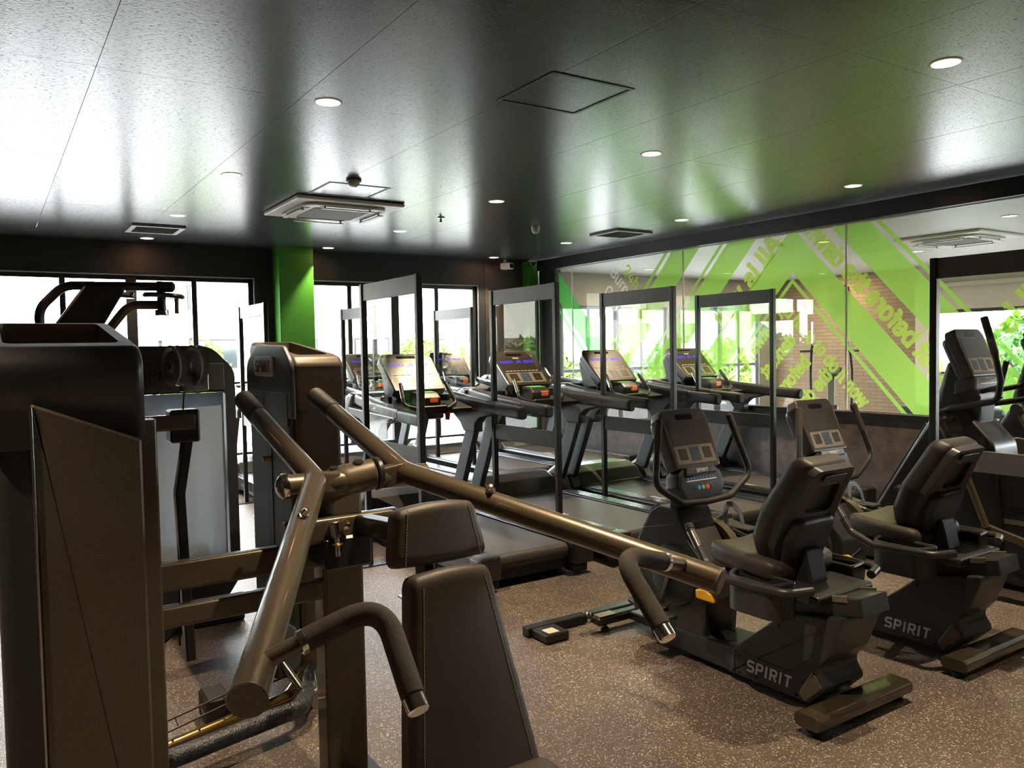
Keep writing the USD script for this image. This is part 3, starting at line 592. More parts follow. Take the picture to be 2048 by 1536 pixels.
# ------------------------------------------------------------------ recumbent bikes
def make_bike(label, loc):
    t = thing('recumbent_bike', label, 'exercise bike', loc, 0, 'recumbent bikes with black frames')
    b = part('rear_body', prism(rpoly([(.62, .030), (.60, .150), (.315, .390), (.02, .445), (.085, .27), (.150, .195), (.10, .125), (.19, .036)], [.01, .02, .03, .02, .05, .05, .03, .02]), -.135, .135, 'x', .012, 2), 'plastic', t)
    part('lettering', frame(brand(.056, .002), (-.1358, .392, .10), (0, -1, 0), (0, 0, 1), (-1, 0, 0)), 'print_white', b, smooth=False)
    part('lettering', frame(brand(.056, .002), (.1358, .392, .10), (0, 1, 0), (0, 0, 1), (1, 0, 0)), 'print_white', b, smooth=False)
    part('panel_seam', box(-.1365, -.1345, .26, .585, .146, .149, 0), 'black_gloss', b); part('panel_seam', box(-.1365, -.1345, .582, .586, .035, .149, 0), 'black_gloss', b)
    part('toe_panel', prism(rpoly([(.165, .185), (.118, .125), (.205, .040), (.235, .07)], .01), -.142, .142, 'x', .004), 'bronze_matte', b)
    for (y, z) in ((.56, .05), (.56, .125), (.46, .06), (.25, .055), (.22, .12), (.34, .33)): part('screw', lathe([(0, .003), (.005, .003), (.006, 0), (0, 0)], (-.135, y, z), (-1, 0, 0), 8), 'black_gloss', b)
    part('step_deck', prism(rpoly([(.55, .030), (.58, .150), (1.0, .135), (1.05, .03)], .012), -.125, .125, 'x', .01, 2), 'plastic', t)
    f = part('drive_housing', prism(rpoly([(.80, .030), (.775, .30), (.775, .48), (.93, .66), (.965, .735), (1.10, .735), (1.16, .70), (1.27, .52), (1.225, .2), (1.16, .03)], [.02, .1, .1, .05, .03, .02, .05, .08, .06, .02]), -.115, .115, 'x', .014, 2), 'plastic', t)
    part('trim_line', tube([(-.1155, 1.22, .60), (-.1165, .97, .66), (-.1165, .80, .50)], .002, n=6, c=0), 'steel', f); part('trim_line', tube([(-.1155, 1.09, .15), (-.1165, .96, .37), (-.1165, .90, .43), (-.1165, .84, .38)], .002, n=6, c=0), 'steel', f)
    part('edge_strip', sweep(fillet([(-.09, 1.115, .735), (-.09, 1.165, .70), (-.09, 1.272, .53), (-.09, 1.235, .24)], .05), rect(.02, .006, .002), upv=(1, 0, 0)), 'slate', f)
    part('crank_cover', lathe([(0, .055), (.12, .055), (.185, .042), (.205, .015), (.205, -.03), (0, -.03)], (.13, .97, .455), (1, 0, 0), 36), 'bronze_matte', f)
    part('crank_cover', lathe([(0, .03), (.10, .03), (.15, .018), (.16, 0), (0, 0)], (-.112, .99, .40), (-1, 0, 0), 36), 'plastic', f)
    for s, dy, dz, lab in ((1, -.06, .17, 0), (-1, .06, -.17, 1)):
        c0 = np.array([s*.185 if s > 0 else -.145, .98, .42]); c1 = c0+[s*.02, dy, dz]
        k = part('crank_arm', bar([c0, c1], .018, .035, 0, .005, (1, 0, 0)), 'steel', t)
        part('axle', cyl(c0-[s*.05, 0, 0], c0+[s*.015, 0, 0], .02), 'chrome', k)
        pd = part('pedal', [prism(rpoly([(c1[1]-.15, c1[2]-.035), (c1[1]+.10, c1[2]+.01), (c1[1]+.10, c1[2]+.035), (c1[1]-.15, c1[2]-.012)], .01), c1[0]+s*.02, c1[0]+s*.135, 'x', .008)], 'plastic', t)
        part('tread', [box(c1[0]+s*(.03+.018*i), c1[0]+s*(.038+.018*i), c1[1]-.12, c1[1]+.08, c1[2]+.0, c1[2]+.012, .001) for i in range(6)] if 0 else box(c1[0]+s*.03, c1[0]+s*.125, c1[1]-.10, c1[1]+.07, c1[2]+.006, c1[2]+.020, .004), 'rubber', pd)
        part('strap', bar([(c1[0]+s*.018, c1[1]+.02, c1[2]), (c1[0]+s*.02, c1[1]+.04, c1[2]+.075), (c1[0]+s*.05, c1[1]+.055, c1[2]+.125), (c1[0]+s*.10, c1[1]+.055, c1[2]+.120), (c1[0]+s*.135, c1[1]+.04, c1[2]+.07), (c1[0]+s*.137, c1[1]+.02, c1[2])], .004, .03, .03, .001, (1, 0, 0)), 'slate', pd)
    part('console_mast', prism(rpoly([(.985, .70), (.965, .95), (1.04, 1.12), (1.10, 1.08), (1.085, .70)], .02), -.055, .055, 'x', .015, 2), 'plastic_grey', t)
    console(t, (0, .985, 1.085), math.radians(24), .335, .315, 'bike')
    ex, ey, ez = (1, 0, 0), (0, math.sin(.25), math.cos(.25)), (0, -math.cos(.25), math.sin(.25))
    lo = part('lower_console', frame(prism(rpoly([(-.13, -.085), (.13, -.085), (.165, -.01), (.15, .055), (.11, .085), (-.11, .085), (-.15, .055), (-.165, -.01)], .025), -.10, 0, 'z', .02, 2), (0, .905, .865), ex, ey, ez), 'plastic', t)
    G = lambda m: frame(m, (0, .905, .865), ex, ey, ez)
    part('brand_bar', G(prism(rpoly([(-.11, .045), (.11, .045), (.10, .082), (-.10, .082)], .008), -.01, .012, 'z', .004)), 'screen_frame', lo)
    part('lettering', G(frame(brand(.018, .001), (.005, .063, .0125), (1, 0, 0), (0, 1, 0), (0, 0, 1))), 'print_white', lo, smooth=False)
    part('white_line', G(box(-.105, .105, .012, .018, 0, .002, 0)), 'print_white', lo)
    for k in range(9): part('key', G(box(-.098+.022*k, -.088+.022*k, .024, .031, 0, .002, .0005)), 'k_blue', lo)
    for k, (c, r) in enumerate((('screen', .008), ('k_blue', .011), ('k_green', .011), ('k_red', .013), ('screen', .008))):
        part('round_key', G(lathe([(0, .003), (r*.6, .003), (r, .0015), (r, 0), (0, 0)], (-.055+.029*k, -.022, 0), (0, 0, 1), 16)), c, lo)
    for s in (-1, 1):
        hb = part('handlebar', tube([(0, .875, .775), (s*.17, .875, .785), (s*.335, .885, .885), (s*.245, .95, 1.19)], .0165, [0, .06, .07, 0]), 'rubber', t)
        part('grip', tube([(s*.291, .9185, 1.035), (s*.2445, .9505, 1.192)], .0185, n=14, c=.005), 'foam', hb)
    # seat and back
    se = rbox(0, .50, .575, .43, .40, .085, .04, 4); v = np.array(se.vertices); fr = np.clip((v[:, 1]-.50)/.2, -1, 1)
    v[:, 0] *= 1-.16*np.clip(fr, 0, 1)**2; v[:, 2] += .020*(v[:, 0]/.2)**2*(v[:, 2] > .57)+.02*np.clip(fr, 0, 1)-.012*np.clip(-fr, 0, 1); se = tm(v, se.faces)
    part('seat', se, 'leather', t)
    bl = math.radians(23); by, bn = (0, -math.sin(bl), math.cos(bl)), (0, -math.cos(bl), -math.sin(bl))
    def BF(m, k=1.):
        m = tm(m.vertices, m.faces); v = np.array(m.vertices); v[:, 2] += k*(.030*np.clip((v[:, 1]+.02)/.28, 0, 1)**2+.022*np.clip((-v[:, 1]-.12)/.16, 0, 1)**2-.020*np.cos(np.clip(v[:, 0]/.2, -1, 1)*math.pi/2)*0+.9*v[:, 0]**2*-.8); return frame(tm(v, m.faces), (0, .298, .825), (1, 0, 0), by, bn)
    ol = [(-.135, -.265), (.135, -.265), (.188, -.16), (.192, -.02), (.150, .215), (.125, .252), (-.125, .252), (-.150, .215), (-.192, -.02), (-.188, -.16)]
    part('backrest', BF(prism(rpoly(ol, .07, 6), -.085, .030, 'z', .045, 5)), 'leather_side', t)
    so = [(x*.93, y*.97) for x, y in ol]
    shell = Polygon(rpoly(so, .06, 6)).difference(Polygon(rpoly([(-.095, .02), (.095, .02), (.075, .165), (-.075, .165)], .03)))
    sh = part('back_shell', BF(holed(shell, .012, .052)), 'plastic', t, smooth=25)
    part('shell_bulge', BF(prism(rpoly([(-.125, -.25), (.125, -.25), (.150, -.10), (.135, .0), (-.135, .0), (-.150, -.10)], .06, 6), .02, .085, 'z', .03, 4)), 'plastic', sh)
    part('name_plate', BF(prism(rpoly([(-.075, .185), (.075, .185), (.070, .217), (-.070, .217)], .006), .050, .055, 'z', .001)), 'screen_frame', sh)
    part('seat_post', prism(rpoly([(.22, .50), (.26, .66), (.34, .66), (.38, .50)], .02), -.06, .06, 'x', .01), 'rubber', t)
    part('carriage', prism(rpoly([(.10, .475), (.10, .52), (.62, .53), (.62, .50), (.50, .455)], .015), -.19, .19, 'x', .012, 2), 'plastic', t)
    r = part('seat_rail', prism([(.53, .355), (.53, .41), (.47, .435), (-.02, .528), (-.035, .455), (.20, .40)], -.095, .095, 'x', .006), 'plastic', t)
    [part('rail_strip', prism([(.42, .430), (.42, .454), (.03, .528), (.03, .500)], sx*.093, sx*.101, 'x', .002), 'khaki', r) for sx in (-1, 1)]
    for k in (.50, .44): part('bolt', lathe([(0, .004), (.006, .004), (.007, 0), (0, 0)], (-.095, k, .395), (-1, 0, 0), 10), 'steel', r)
    for s in (-1, 1):
        to = Polygon(rpoly([(s*.19, .20), (s*.325, .22), (s*.330, .46), (s*.19, .52)], [.02, .05, .10, .06], 6)); ti = to.buffer(-.016)
        tr = part('bottle_tray', [holed(to.difference(ti), .415, .557), holed(ti, .415, .430)], 'plastic', t, smooth=20)
        part('tray_rim', [tube(np.array([(x, y, .557) for x, y in to.buffer(-.008).exterior.coords]), .0095, n=8, c=0)], 'plastic', tr)
        h = part('side_handle', tube([(s*.20, .12, .545), (s*.315, .16, .545), (s*.330, .46, .540), (s*.318, .585, .580), (s*.300, .70, .72)], .019, .06), 'plastic', t)
        part('pulse_grip', tube([(s*.3105, .634, .639), (s*.3025, .685, .702)], .0215, n=16, c=.001), 'steel', h); part('grip_cap', tube([(s*.302, .69, .708), (s*.2985, .71, .732)], .0215, n=16, c=.004), 'rubber', h)
    part('lever_rod', cyl((-.20, .60, .47), (-.255, .64, .415), .008), 'iron', t)
    part('seat_lever', prism(rpoly([(.58, .385), (.60, .425), (.645, .44), (.70, .425), (.695, .385)], .012), -.275, -.245, 'x', .008), 'yellow', t)
    ft = part('rear_foot', sweep([(-.32, .06, .060), (.32, .06, .060)], rpoly([(-.062, -.02), (-.062, .018), (-.04, .030), (.04, .030), (.062, .018), (.062, -.02), (.04, -.03), (-.04, -.03)], .018), upv=(0, 0, 1), c=.004), 'bronze_gloss', t)
    for s in (-1, 1): part('foot_pad', lathe([(0, 0), (.024, 0), (.026, .02), (.012, .032), (0, .032)], (s*.29, .06, 0), (0, 0, 1), 16), 'rubber', ft)
    ff = part('front_foot', box(-.27, .27, 1.40, 1.47, .045, .095, .012), 'iron', t); part('foot_top', box(-.255, -.14, 1.405, 1.465, .094, .098, .001), 'khaki', ff)
    part('foot_link', prism([(1.1, .04), (1.1, .10), (1.42, .09), (1.42, .045)], -.05, .05, 'x', .006), 'iron', ff)
    for s in (-1, 1):
        part('transport_wheel', lathe([(0, -.016), (.030, -.016), (.034, -.008), (.034, .008), (.030, .016), (0, .016)], (s*.295, 1.475, .085), (1, 0, 0), 24), 'chrome', ff)
        part('foot_pad', lathe([(0, 0), (.022, 0), (.024, .02), (.010, .03), (.010, .05), (0, .05)], (s*.20, 1.435, 0), (0, 0, 1), 16), 'rubber', ff)
    return t
bproto = make_bike('recumbent bike whose console rises right of the press arm, nearest the camera', (2.96, 1.90, 0))
copy_of(bproto, 'recumbent_bike', 'recumbent bike standing farther right, before the large partition screen', (3.985, 1.87, 0), 0, 'recumbent bikes with black frames')

# ------------------------------------------------------------------ elliptical trainers behind the right-hand screen
def make_elliptical(label, loc):
    t = thing('elliptical_trainer', label, 'elliptical trainer', loc, 0, 'elliptical trainers along the right wall')   # local y = world y - 2.0
    sh = part('front_shroud', prism(rpoly([(1.53, .02), (1.40, .23), (1.10, .72), (.93, 1.0), (.86, 1.10), (.70, 1.12), (.50, .90), (.44, .40), (.46, .02)], [.03, .1, .1, .06, .04, .05, .1, .1, .02]), -.16, .16, 'x', .03, 3), 'darkshroud', t)
    part('edge_strip', sweep(fillet([(-.12, 1.515, .08), (-.12, 1.41, .23), (-.12, 1.11, .72), (-.12, .94, 1.0)], .15), rect(.02, .010, .003), upv=(1, 0, 0)), 'slate', sh)
    part('side_panel', prism(rpoly([(1.22, .30), (1.02, .66), (.86, .86), (.74, .84), (.72, .30)], [.05, .1, .08, .04, .04]), -.168, -.15, 'x', .006), 'bronze_matte', sh)
    part('side_panel', prism(rpoly([(1.22, .30), (1.02, .66), (.86, .86), (.74, .84), (.72, .30)], [.05, .1, .08, .04, .04]), .15, .168, 'x', .006), 'bronze_matte', sh)
    rr = part('crank_shroud', prism(rpoly([(.62, .04), (.60, .62), (.46, .74), (.28, .76), (.10, .66), (.0, .44), (.04, .14), (.16, .03)], [.02, .06, .1, .12, .12, .12, .1, .04]), -.13, .13, 'x', .025, 3), 'darkshroud', t)
    part('lettering', frame(brand(.055, .002), (-.131, .30, .50), (0, -1, 0), (0, 0, 1), (-1, 0, 0)), 'print_black', rr, smooth=False)
    part('accent_strip', box(-.134, -.129, .10, .50, .415, .445, .001), 'khaki', rr)
    part('mast', prism(rpoly([(.62, .95), (.60, 1.20), (.66, 1.40), (.82, 1.42), (.90, 1.15), (.92, .95)], .04), -.105, .105, 'x', .03, 2), 'darkshroud', t)
    console(t, (0, .68, 1.475), math.radians(23), .36, .33, 'bike')
    ex, ey, ez = (1, 0, 0), (0, math.sin(.25), math.cos(.25)), (0, -math.cos(.25), math.sin(.25))
    lo = part('lower_console', frame(prism(rpoly([(-.15, -.09), (.15, -.09), (.19, -.01), (.14, .075), (-.14, .075), (-.19, -.01)], .025), -.14, 0, 'z', .02, 2), (0, .60, 1.255), ex, ey, ez), 'plastic', t)
    part('lettering', frame(brand(.016, .001), np.array([0, .60, 1.255])+.05*np.array(ey)+.0015*np.array(ez), ex, ey, ez), 'khaki', lo, smooth=False)
    part('white_line', frame(box(-.10, .10, .018, .023, 0, .002, 0), (0, .60, 1.255), ex, ey, ez), 'print_white', lo)
    part('round_key', frame(lathe([(0, .003), (.012, .003), (.013, 0), (0, 0)], (.03, -.02, 0)), (0, .60, 1.255), ex, ey, ez), 'k_red', lo)
    for s in (-1, 1):
        a = part('moving_arm', tube([(s*.27, .50, 1.68), (s*.275, .44, 1.48), (s*.28, .40, 1.30), (s*.28, .42, 1.18), (s*.25, .72, 1.12), (s*.20, .80, 1.09)], .0185, .06), 'rubber', t)
        part('grip', tube([(s*.2695, .505, 1.69), (s*.276, .435, 1.46)], .022, n=14, c=.004), 'foam', a)
        part('pivot', cyl((s*.10, .78, 1.06), (s*.30, .78, 1.06), .045, 24, .006), 'plastic', a)
        l = part('swing_arm', tube([(s*.27, .78, 1.06), (s*.27, .60, .70), (s*.27, .48, .40)], .022, .1), 'bronze', t)
        fx = part('fixed_handle', tube([(s*.10, .62, 1.22), (s*.16, .46, 1.26), (s*.17, .42, 1.42)], .016, .05), 'rubber', t)
        b = part('pedal_bar', bar([(s*.24, .52, .40), (s*.24, .10, .30), (s*.24, -.52, .26)], .04, .05, .1), 'bronze', t)
        part('foot_plate', prism(rpoly([(.02, .33), (-.02, .36), (-.36, .32), (-.38, .36), (-.40, .30), (.0, .30)], .01), s*.17, s*.33, 'x', .01), 'plastic', b)
        part('roller', lathe([(0, -.02), (.035, -.02), (.035, .02), (0, .02)], (s*.24, -.50, .215), (1, 0, 0), 20), 'rubber', b)
        part('guide_rail', tube([(s*.24, .12, .16), (s*.24, -.75, .16)], .02, n=14), 'steel', t)
        part('crank_arm', bar([(s*.14, .30, .45), (s*.20, .10, .30)], .03, .04, 0, .005, (1, 0, 0)), 'chrome', t)
    part('rear_frame', [box(-.30, .30, -.80, -.72, .03, .11, .01), box(-.05, .05, -.75, .2, .05, .12, .01)], 'iron', t)
    for s in (-1, 1): part('foot_pad', lathe([(0, 0), (.024, 0), (.026, .02), (0, .032)], (s*.27, -.76, 0), (0, 0, 1), 16), 'rubber', t)
    return t
eproto = make_elliptical('elliptical trainer seen through the pane of the large screen at the right', (5.35, 2.0, 0))
copy_of(eproto, 'elliptical_trainer', 'second elliptical trainer cut by the right edge of the photo', (6.28, 1.95, 0), 0, 'elliptical trainers along the right wall')

fb = thing('floor_bar', 'low black steel floor bar with labelled block, in front of the nearer recumbent bike', 'floor bar', (2.36, 3.52, 0))
part('bar', box(0, 1.05, -.03, .03, .004, .052, .004), 'iron', fb); part('end_block', box(.02, .17, -.17, -.031, .004, .05, .006), 'iron', fb); part('sticker', box(.05, .12, -.15, -.08, .0495, .0515, 0), 'label', fb); part('rubber_strip', box(.01, 1.04, -.025, .025, 0, .005, 0), 'rubber', fb)

# ------------------------------------------------------------------ chest press in the foreground (its middle plane is x = 1)
cp = thing('chest_press', 'large bronze chest press machine with padded back filling the lower left foreground', 'weight machine', (0, 0, 0))
def tower(t, x0, x1, y0, y1, h, front, mside, mcap, rake=.10):
    """upright weight tower: a shroud with slanting cap seam; 'front' is the side (+1/-1 in x) that carries the slot"""
    zs = h-.27
    body = part('tower', prism(rpoly([(x0, y0), (x1, y0), (x1, y1), (x0, y1)], .035), .02, zs+rake*.5, 'z', .004), mside, t)
    cx = (x0+x1)/2; xb = x0-.012; xe = x1+.012
    # cap: side profile in (y, z), swept over the thickness, with a bottle tray sunk in the top
    prof = rpoly([(y0-.015, zs-.02), (y0-.02, h-.085), (y0+.02, h-.045), (y0+.10, h-.030), (y1-.02, h+.036), (y1+.015, h-.0), (y1+.015, zs+.10)], [.0, .05, .05, .05, .03, .03, 0])
    outer = m3.Manifold(m3.Mesh(np.asarray(prism(prof, xb, xe, 'x', .022, 3).vertices, np.float32), np.asarray(prism(prof, xb, xe, 'x', .022, 3).faces, np.uint32)))
    trp = prism(rpoly([(xb+.04, y0+.07), (xe-.04, y0+.07), (xe-.04, y1-.05), (xb+.04, y1-.05)], .03), h-.085, h+.2, 'z', 0)
    tray = m3.Manifold(m3.Mesh(np.asarray(trp.vertices, np.float32), np.asarray(trp.faces, np.uint32)))
    capm = from_m3(outer-tray) if not (outer-tray).is_empty() else prism(prof, xb, xe, 'x', .022, 3)
    cap = part('tower_cap', capm, mcap, t)
    tin = prism(rpoly([(xb+.044, y0+.074), (xe-.044, y0+.074), (xe-.044, y1-.054), (xb+.044, y1-.054)], .028), h-.081, h+.2, 'z', 0)
    M3 = lambda q: m3.Manifold(m3.Mesh(np.asarray(q.vertices, np.float32), np.asarray(q.faces, np.uint32)))
    ln = from_m3((outer ^ tray)-M3(tin))
    part('bottle_tray', ln, 'bronze_matte', cap, smooth=20)
    part('base', box(x0-.02, x1+.02, y0-.02, y1+.02, 0, .035, .006), 'iron', t)
    return body, cap
tw, tc = tower(cp, .0, .322, 2.235, 2.86, 1.62, 1, 'darkshroud', 'darkshroud')
part('face_panel', prism(rpoly([(.082, .02), (.318, .02), (.318, 1.338), (.082, 1.440)], .004), 2.196, 2.236, 'y', .006), 'bronze_matte', tw)
part('corner_strip', box(.0785, .0835, 2.192, 2.236, .02, 1.435, .001), 'steel', tw)
part('frame_post', bar([(.385, 2.60, .0), (.385, 2.60, 1.36)], .055, .09, 0, .01, (0, 1, 0)), 'bronze', cp)
part('upper_beam', bar([(.30, 2.60, .875), (.94, 2.60, .875)], .05, .088, 0, .012), 'bronze', cp)
part('lower_beam', bar([(.41, 2.60, .752), (.94, 2.60, .752)], .05, .066, 0, .012), 'bronze', cp)
up = part('upright', bar([(.985, 2.62, .0), (.985, 2.62, 1.10)], .145, .10, 0, .012, (0, 1, 0)), 'bronze', cp)
part('floor_plate', box(.84, 1.16, 2.45, 2.82, .0, .012, .003), 'iron', up)
part('base_rail', bar([(.985, 2.66, .05), (.985, 1.0, .05)], .10, .07, 0, .012), 'bronze', cp)
part('base_foot', bar([(.45, 1.0, .05), (1.55, 1.0, .05)], .08, .07, 0, .012), 'bronze', cp)
piv = part('pivot_tube', cyl((.76, 2.46, 1.135), (1.25, 2.46, 1.125), .037, 28, .003), 'bronze', cp)
part('end_cap', lathe([(0, .022), (.018, .020), (.034, .010), (.041, .0), (.041, -.012), (0, -.012)], (.752, 2.46, 1.135), (-1, 0, 0), 28), 'chrome', piv)
hs = part('pivot_housing', tube([(.90, 2.56, 1.02), (.905, 2.52, 1.10), (.95, 2.475, 1.13), (1.06, 2.46, 1.145)], .052, .06, 24, c=.006), 'bronze_matte', cp)
for q in ((.925, 2.475, 1.172), (1.0, 2.455, 1.188)): part('hole', lathe([(0, .006), (.014, .006), (.018, 0), (0, 0)], q, (-.1, -.25, 1), 16), 'black', hs)
part('housing_collar', cyl((1.055, 2.46, 1.145), (1.075, 2.46, 1.145), .055, 28, .004), 'darkshroud', hs)
cb = part('cross_bar', bar([(.775, 2.45, .985), (1.13, 2.45, .985)], .06, .080, 0, .014), 'bronze', cp)
part('bracket', box(.86, 1.02, 2.40, 2.56, .86, .965, .008), 'iron', cb)
part('stub', cyl((.765, 2.45, 1.0), (.745, 2.45, 1.0), .028, 20), 'bronze', cb)
pin = part('pull_pin', tube([(.895, 2.405, 1.015), (.898, 2.40, .965)], .016, n=18), 'chrome', cp)
part('pin_tip', tube([(.898, 2.40, .965), (.899, 2.398, .905)], .010, n=16), 'steel', pin); part('pin_ring', lathe([(.016, -.006), (.021, 0), (.016, .006), (.010, 0), (.016, -.006)], (.8985, 2.399, .945)), 'brass', pin); part('pin_knob', lathe([(0, -.012), (.014, -.010), (.018, 0), (.014, .010), (0, .012)], (.93, 2.40, 1.0), (1, 0, 0)), 'chrome', pin)
# press arms: long tubes from the rear counter levers over the pivot down to the handles
for s in (-1, 1):
    X = lambda d: 1+s*d
    p = [(X(.147), 3.26, 1.366), (X(.150), 2.44, 1.145), (X(.625), 1.480, .915)]
    a = part('press_arm', tube(p, .0365, .16, 28, 10, .003), 'bronze', cp)
    d = np.array(p[0])-np.array(p[1]); d /= np.linalg.norm(d)
    part('lever_grip', tube([np.array(p[0])-d*.22, np.array(p[0])+d*.004], .0385, n=28, c=.006), 'rubber', a)
    e = np.array(p[2])-np.array(p[1]); e /= np.linalg.norm(e)
    part('end_plate', cyl(np.array(p[2])-e*.004, np.array(p[2])+e*.006, .0385, 32, .003), 'bronze_matte', a)
    part('pivot_link', bar([(X(.08), 2.46, 1.13), (X(.17), 2.44, 1.145)], .06, .07, 0, .01), 'bronze', a)
    part('grease_bolt', lathe([(0, .030), (.008, .028), (.010, .018), (.010, .010), (.016, .008), (.016, 0), (0, 0)], (X(.30), 2.12, 1.105), (s*-.3, -.5, .8), 14), 'chrome', a)
    h0, h1, h2 = np.array([X(.545), 1.557, .957]), np.array([X(.338), 1.545, 1.020]), np.array([X(.33), 1.375, .855])
    u = (h1-h0)/np.linalg.norm(h1-h0)
    hd = part('handle', tube([h0-u*.05, h1+u*.012, h2], .0185, .075, 18), 'bronze', a)
    part('foam_grip', tube(fillet([h0+u*.055, h1+u*.012, h2+(h1-h2)*.12], .075, 10), .0245, n=22, c=.003), 'foam', a)
    part('chrome_collar', cyl(h0+u*.045, h0+u*.058, .0252, 24, .001), 'chrome', a)
    w = (h2-h1)/np.linalg.norm(h2-h1)
    part('chrome_cap', cyl(h2-w*.030, h2+w*.004, .0225, 24, .003), 'chrome', a)
# pads: the sitter leans against them facing the camera
def pad(name, cz, cy, cx, w_top, w_bot, h, th, lean, m='leather'):
    ez = np.array([0, -math.cos(lean), math.sin(lean)]); ey = np.array([0, math.sin(lean), math.cos(lean)]); ex = np.array([1, 0, 0.])
    g = rbox(0, 0, 0, 1, h, th, (.06, .028, .028), 5); v = np.array(g.vertices); k = (v[:, 1]/h+.5)
    g0 = v.copy(); wid = w_bot+(w_top-w_bot)*k; v[:, 0] = g0[:, 0]*wid
    v[:, 2] += .012*(1-(g0[:, 0]*2)**2)*(g0[:, 2] > 0)
    v[:, 1] -= .012*(2*g0[:, 0])**2*(g0[:, 1] > 0)-.004*(2*g0[:, 0])**2*(g0[:, 1] < 0)
    p = part(name, frame(tm(v, g.faces), (cx, cy, cz), ex, ey, ez), m, cp)
    for s in (-1, 1):
        st = []; n = int(h/.0085)
        for i in range(n):
            kk = .06+.88*i/n; wd = (w_bot+(w_top-w_bot)*kk)/2-.030; y = (kk-.5)*h; z = th/2+.012*(1-(2*wd/(2*(wd+.03)))**2)+.0012
            b = trimesh.creation.box((.0022, .0055, .0018)); b.apply_translation((s*wd, y, z-.0005)); st.append(b)
        part('stitching', frame(cat_m(st), (cx, cy, cz), ex, ey, ez), 'stitch', p, kind='stuff', smooth=False)
    part('side_welt', frame(tube([(-(w_bot/2-.012), -h/2+.02, th*.36), (-(w_top/2-.010), h/2-.022, th*.36)], .0035, n=8), (cx, cy, cz), ex, ey, ez), 'leather_side', p)
    return p
pad('head_pad', 1.055, 1.93, 1.0, .238, .290, .165, .075, math.radians(12))
pad('back_pad', .68, 1.80, 1.0, .232, .40, .60, .085, math.radians(14))
part('pad_bracket', bar([(1.0, 1.98, 1.03), (1.0, 2.44, .99)], .06, .06, 0, .01), 'iron', cp)
part('pad_spine', bar([(1.0, 1.88, .42), (1.0, 2.01, 1.04)], .07, .03, 0, .006, (1, 0, 0)), 'iron', cp)
part('seat_pad', rbox(1.0, 1.50, .44, .40, .42, .09, .04, 4), 'leather', cp)
part('seat_stem', bar([(1.0, 1.60, .04), (1.0, 1.60, .40)], .07, .07, 0, .008, (1, 0, 0)), 'bronze', cp)
# cable pulleys beside the tower
pb = part('pulley_bracket', bar([(.33, 2.72, 1.335), (.55, 2.72, 1.335)], .05, .05, 0, .008), 'bronze', cp)
part('pulley_post', bar([(.52, 2.76, .55), (.505, 2.76, 1.10), (.545, 2.74, 1.36)], .05, .03, .1, .006, (1, 0, 0)), 'iron', cp)
part('bracket_block', box(.475, .565, 2.70, 2.78, 1.27, 1.375, .006), 'iron', pb)
for x in (.50, .565):
    pu = part('pulley', lathe([(0, -.012), (.015, -.012), (.022, -.006), (.050, -.006), (.060, -.013), (.066, -.012), (.058, .0), (.066, .012), (.060, .013), (.050, .006), (.022, .006), (.015, .012), (0, .012)], (x, 2.74, 1.515), (1, .25, 0), 32), 'silver_plastic', cp)
    part('hub', lathe([(0, -.017), (.012, -.016), (.014, 0), (.012, .016), (0, .017)], (x, 2.74, 1.515), (1, .25, 0), 16), 'chrome', pu)
part('pulley_axle', bar([(.52, 2.74, 1.46), (.60, 2.755, 1.46)], .04, .06, 0, .006), 'steel', cp)
part('cable', tube([(.53, 2.735, 1.46), (.50, 2.76, 1.1), (.49, 2.76, .6)], .003, n=8, c=0), 'black', cp)

# ------------------------------------------------------------------ row machine behind it: slate weight tower with badge
rm = thing('row_machine', 'slate grey weight tower with SPIRIT badge and slotted front, right of the frosted tower', 'weight machine', (0, 0, 0))
tb, tc2 = tower(rm, 1.195, 1.415, 3.66, 4.38, 1.575, -1, 'bronze_matte', 'bronze_matte')
fr = part('front_shroud', box(1.172, 1.197, 3.70, 4.36, .03, 1.30, .006), 'slate', rm)
part('front_cap', prism(rpoly([(3.645, 1.24), (3.645, 1.50), (3.76, 1.585), (4.20, 1.598), (4.395, 1.50), (4.395, 1.24)], [.01, .10, .08, .08, .10, .01]), 1.166, 1.19, 'x', .008, 2), 'slate', rm)
part('pin_slot', box(1.168, 1.175, 3.99, 4.08, .08, 1.235, .001), 'black', fr)
part('instruction_plate', box(1.163, 1.168, 4.09, 4.32, 1.20, 1.36, .002), 'plastic_grey', fr); part('instruction_plate', box(1.163, 1.168, 3.70, 3.98, 1.20, 1.36, .002), 'plastic_grey', fr)
for k in range(3): part('diagram', box(1.1618, 1.1635, 4.12+.06*k, 4.165+.06*k, 1.225, 1.335, 0), 'plastic', fr)
bd = part('badge', prism(rpoly([(3.90, 1.435), (3.90, 1.535), (4.22, 1.535), (4.22, 1.435)], .025), 1.158, 1.168, 'x', .003), 'badge', rm)
part('lettering', frame(brand(.058, .002), (1.1575, 4.06, 1.485), (0, -1, 0), (0, 0, 1), (-1, 0, 0)), 'print_dark', bd, smooth=False)
part('selector_pin', tube([(1.175, 4.035, 1.02), (1.135, 4.035, 1.02)], .013, n=16), 'yellow', rm)
part('foot_bar', tube([(.47, 3.05, .09), (1.03, 3.20, .09), (1.20, 3.55, .09)], .036, .08, 20), 'blueblack', rm)
part('base_tube', tube([(.48, 3.19, .07), (1.02, 3.37, .07), (1.25, 3.70, .07)], .026, .08, 18), 'brass', rm)
part('rack_wire', tube([(.50, 3.15, .15), (1.06, 3.42, .15)], .004, n=8, c=0), 'iron', rm); part('rack_wire', tube([(.50, 3.22, .16), (1.05, 3.48, .16)], .004, n=8, c=0), 'iron', rm)
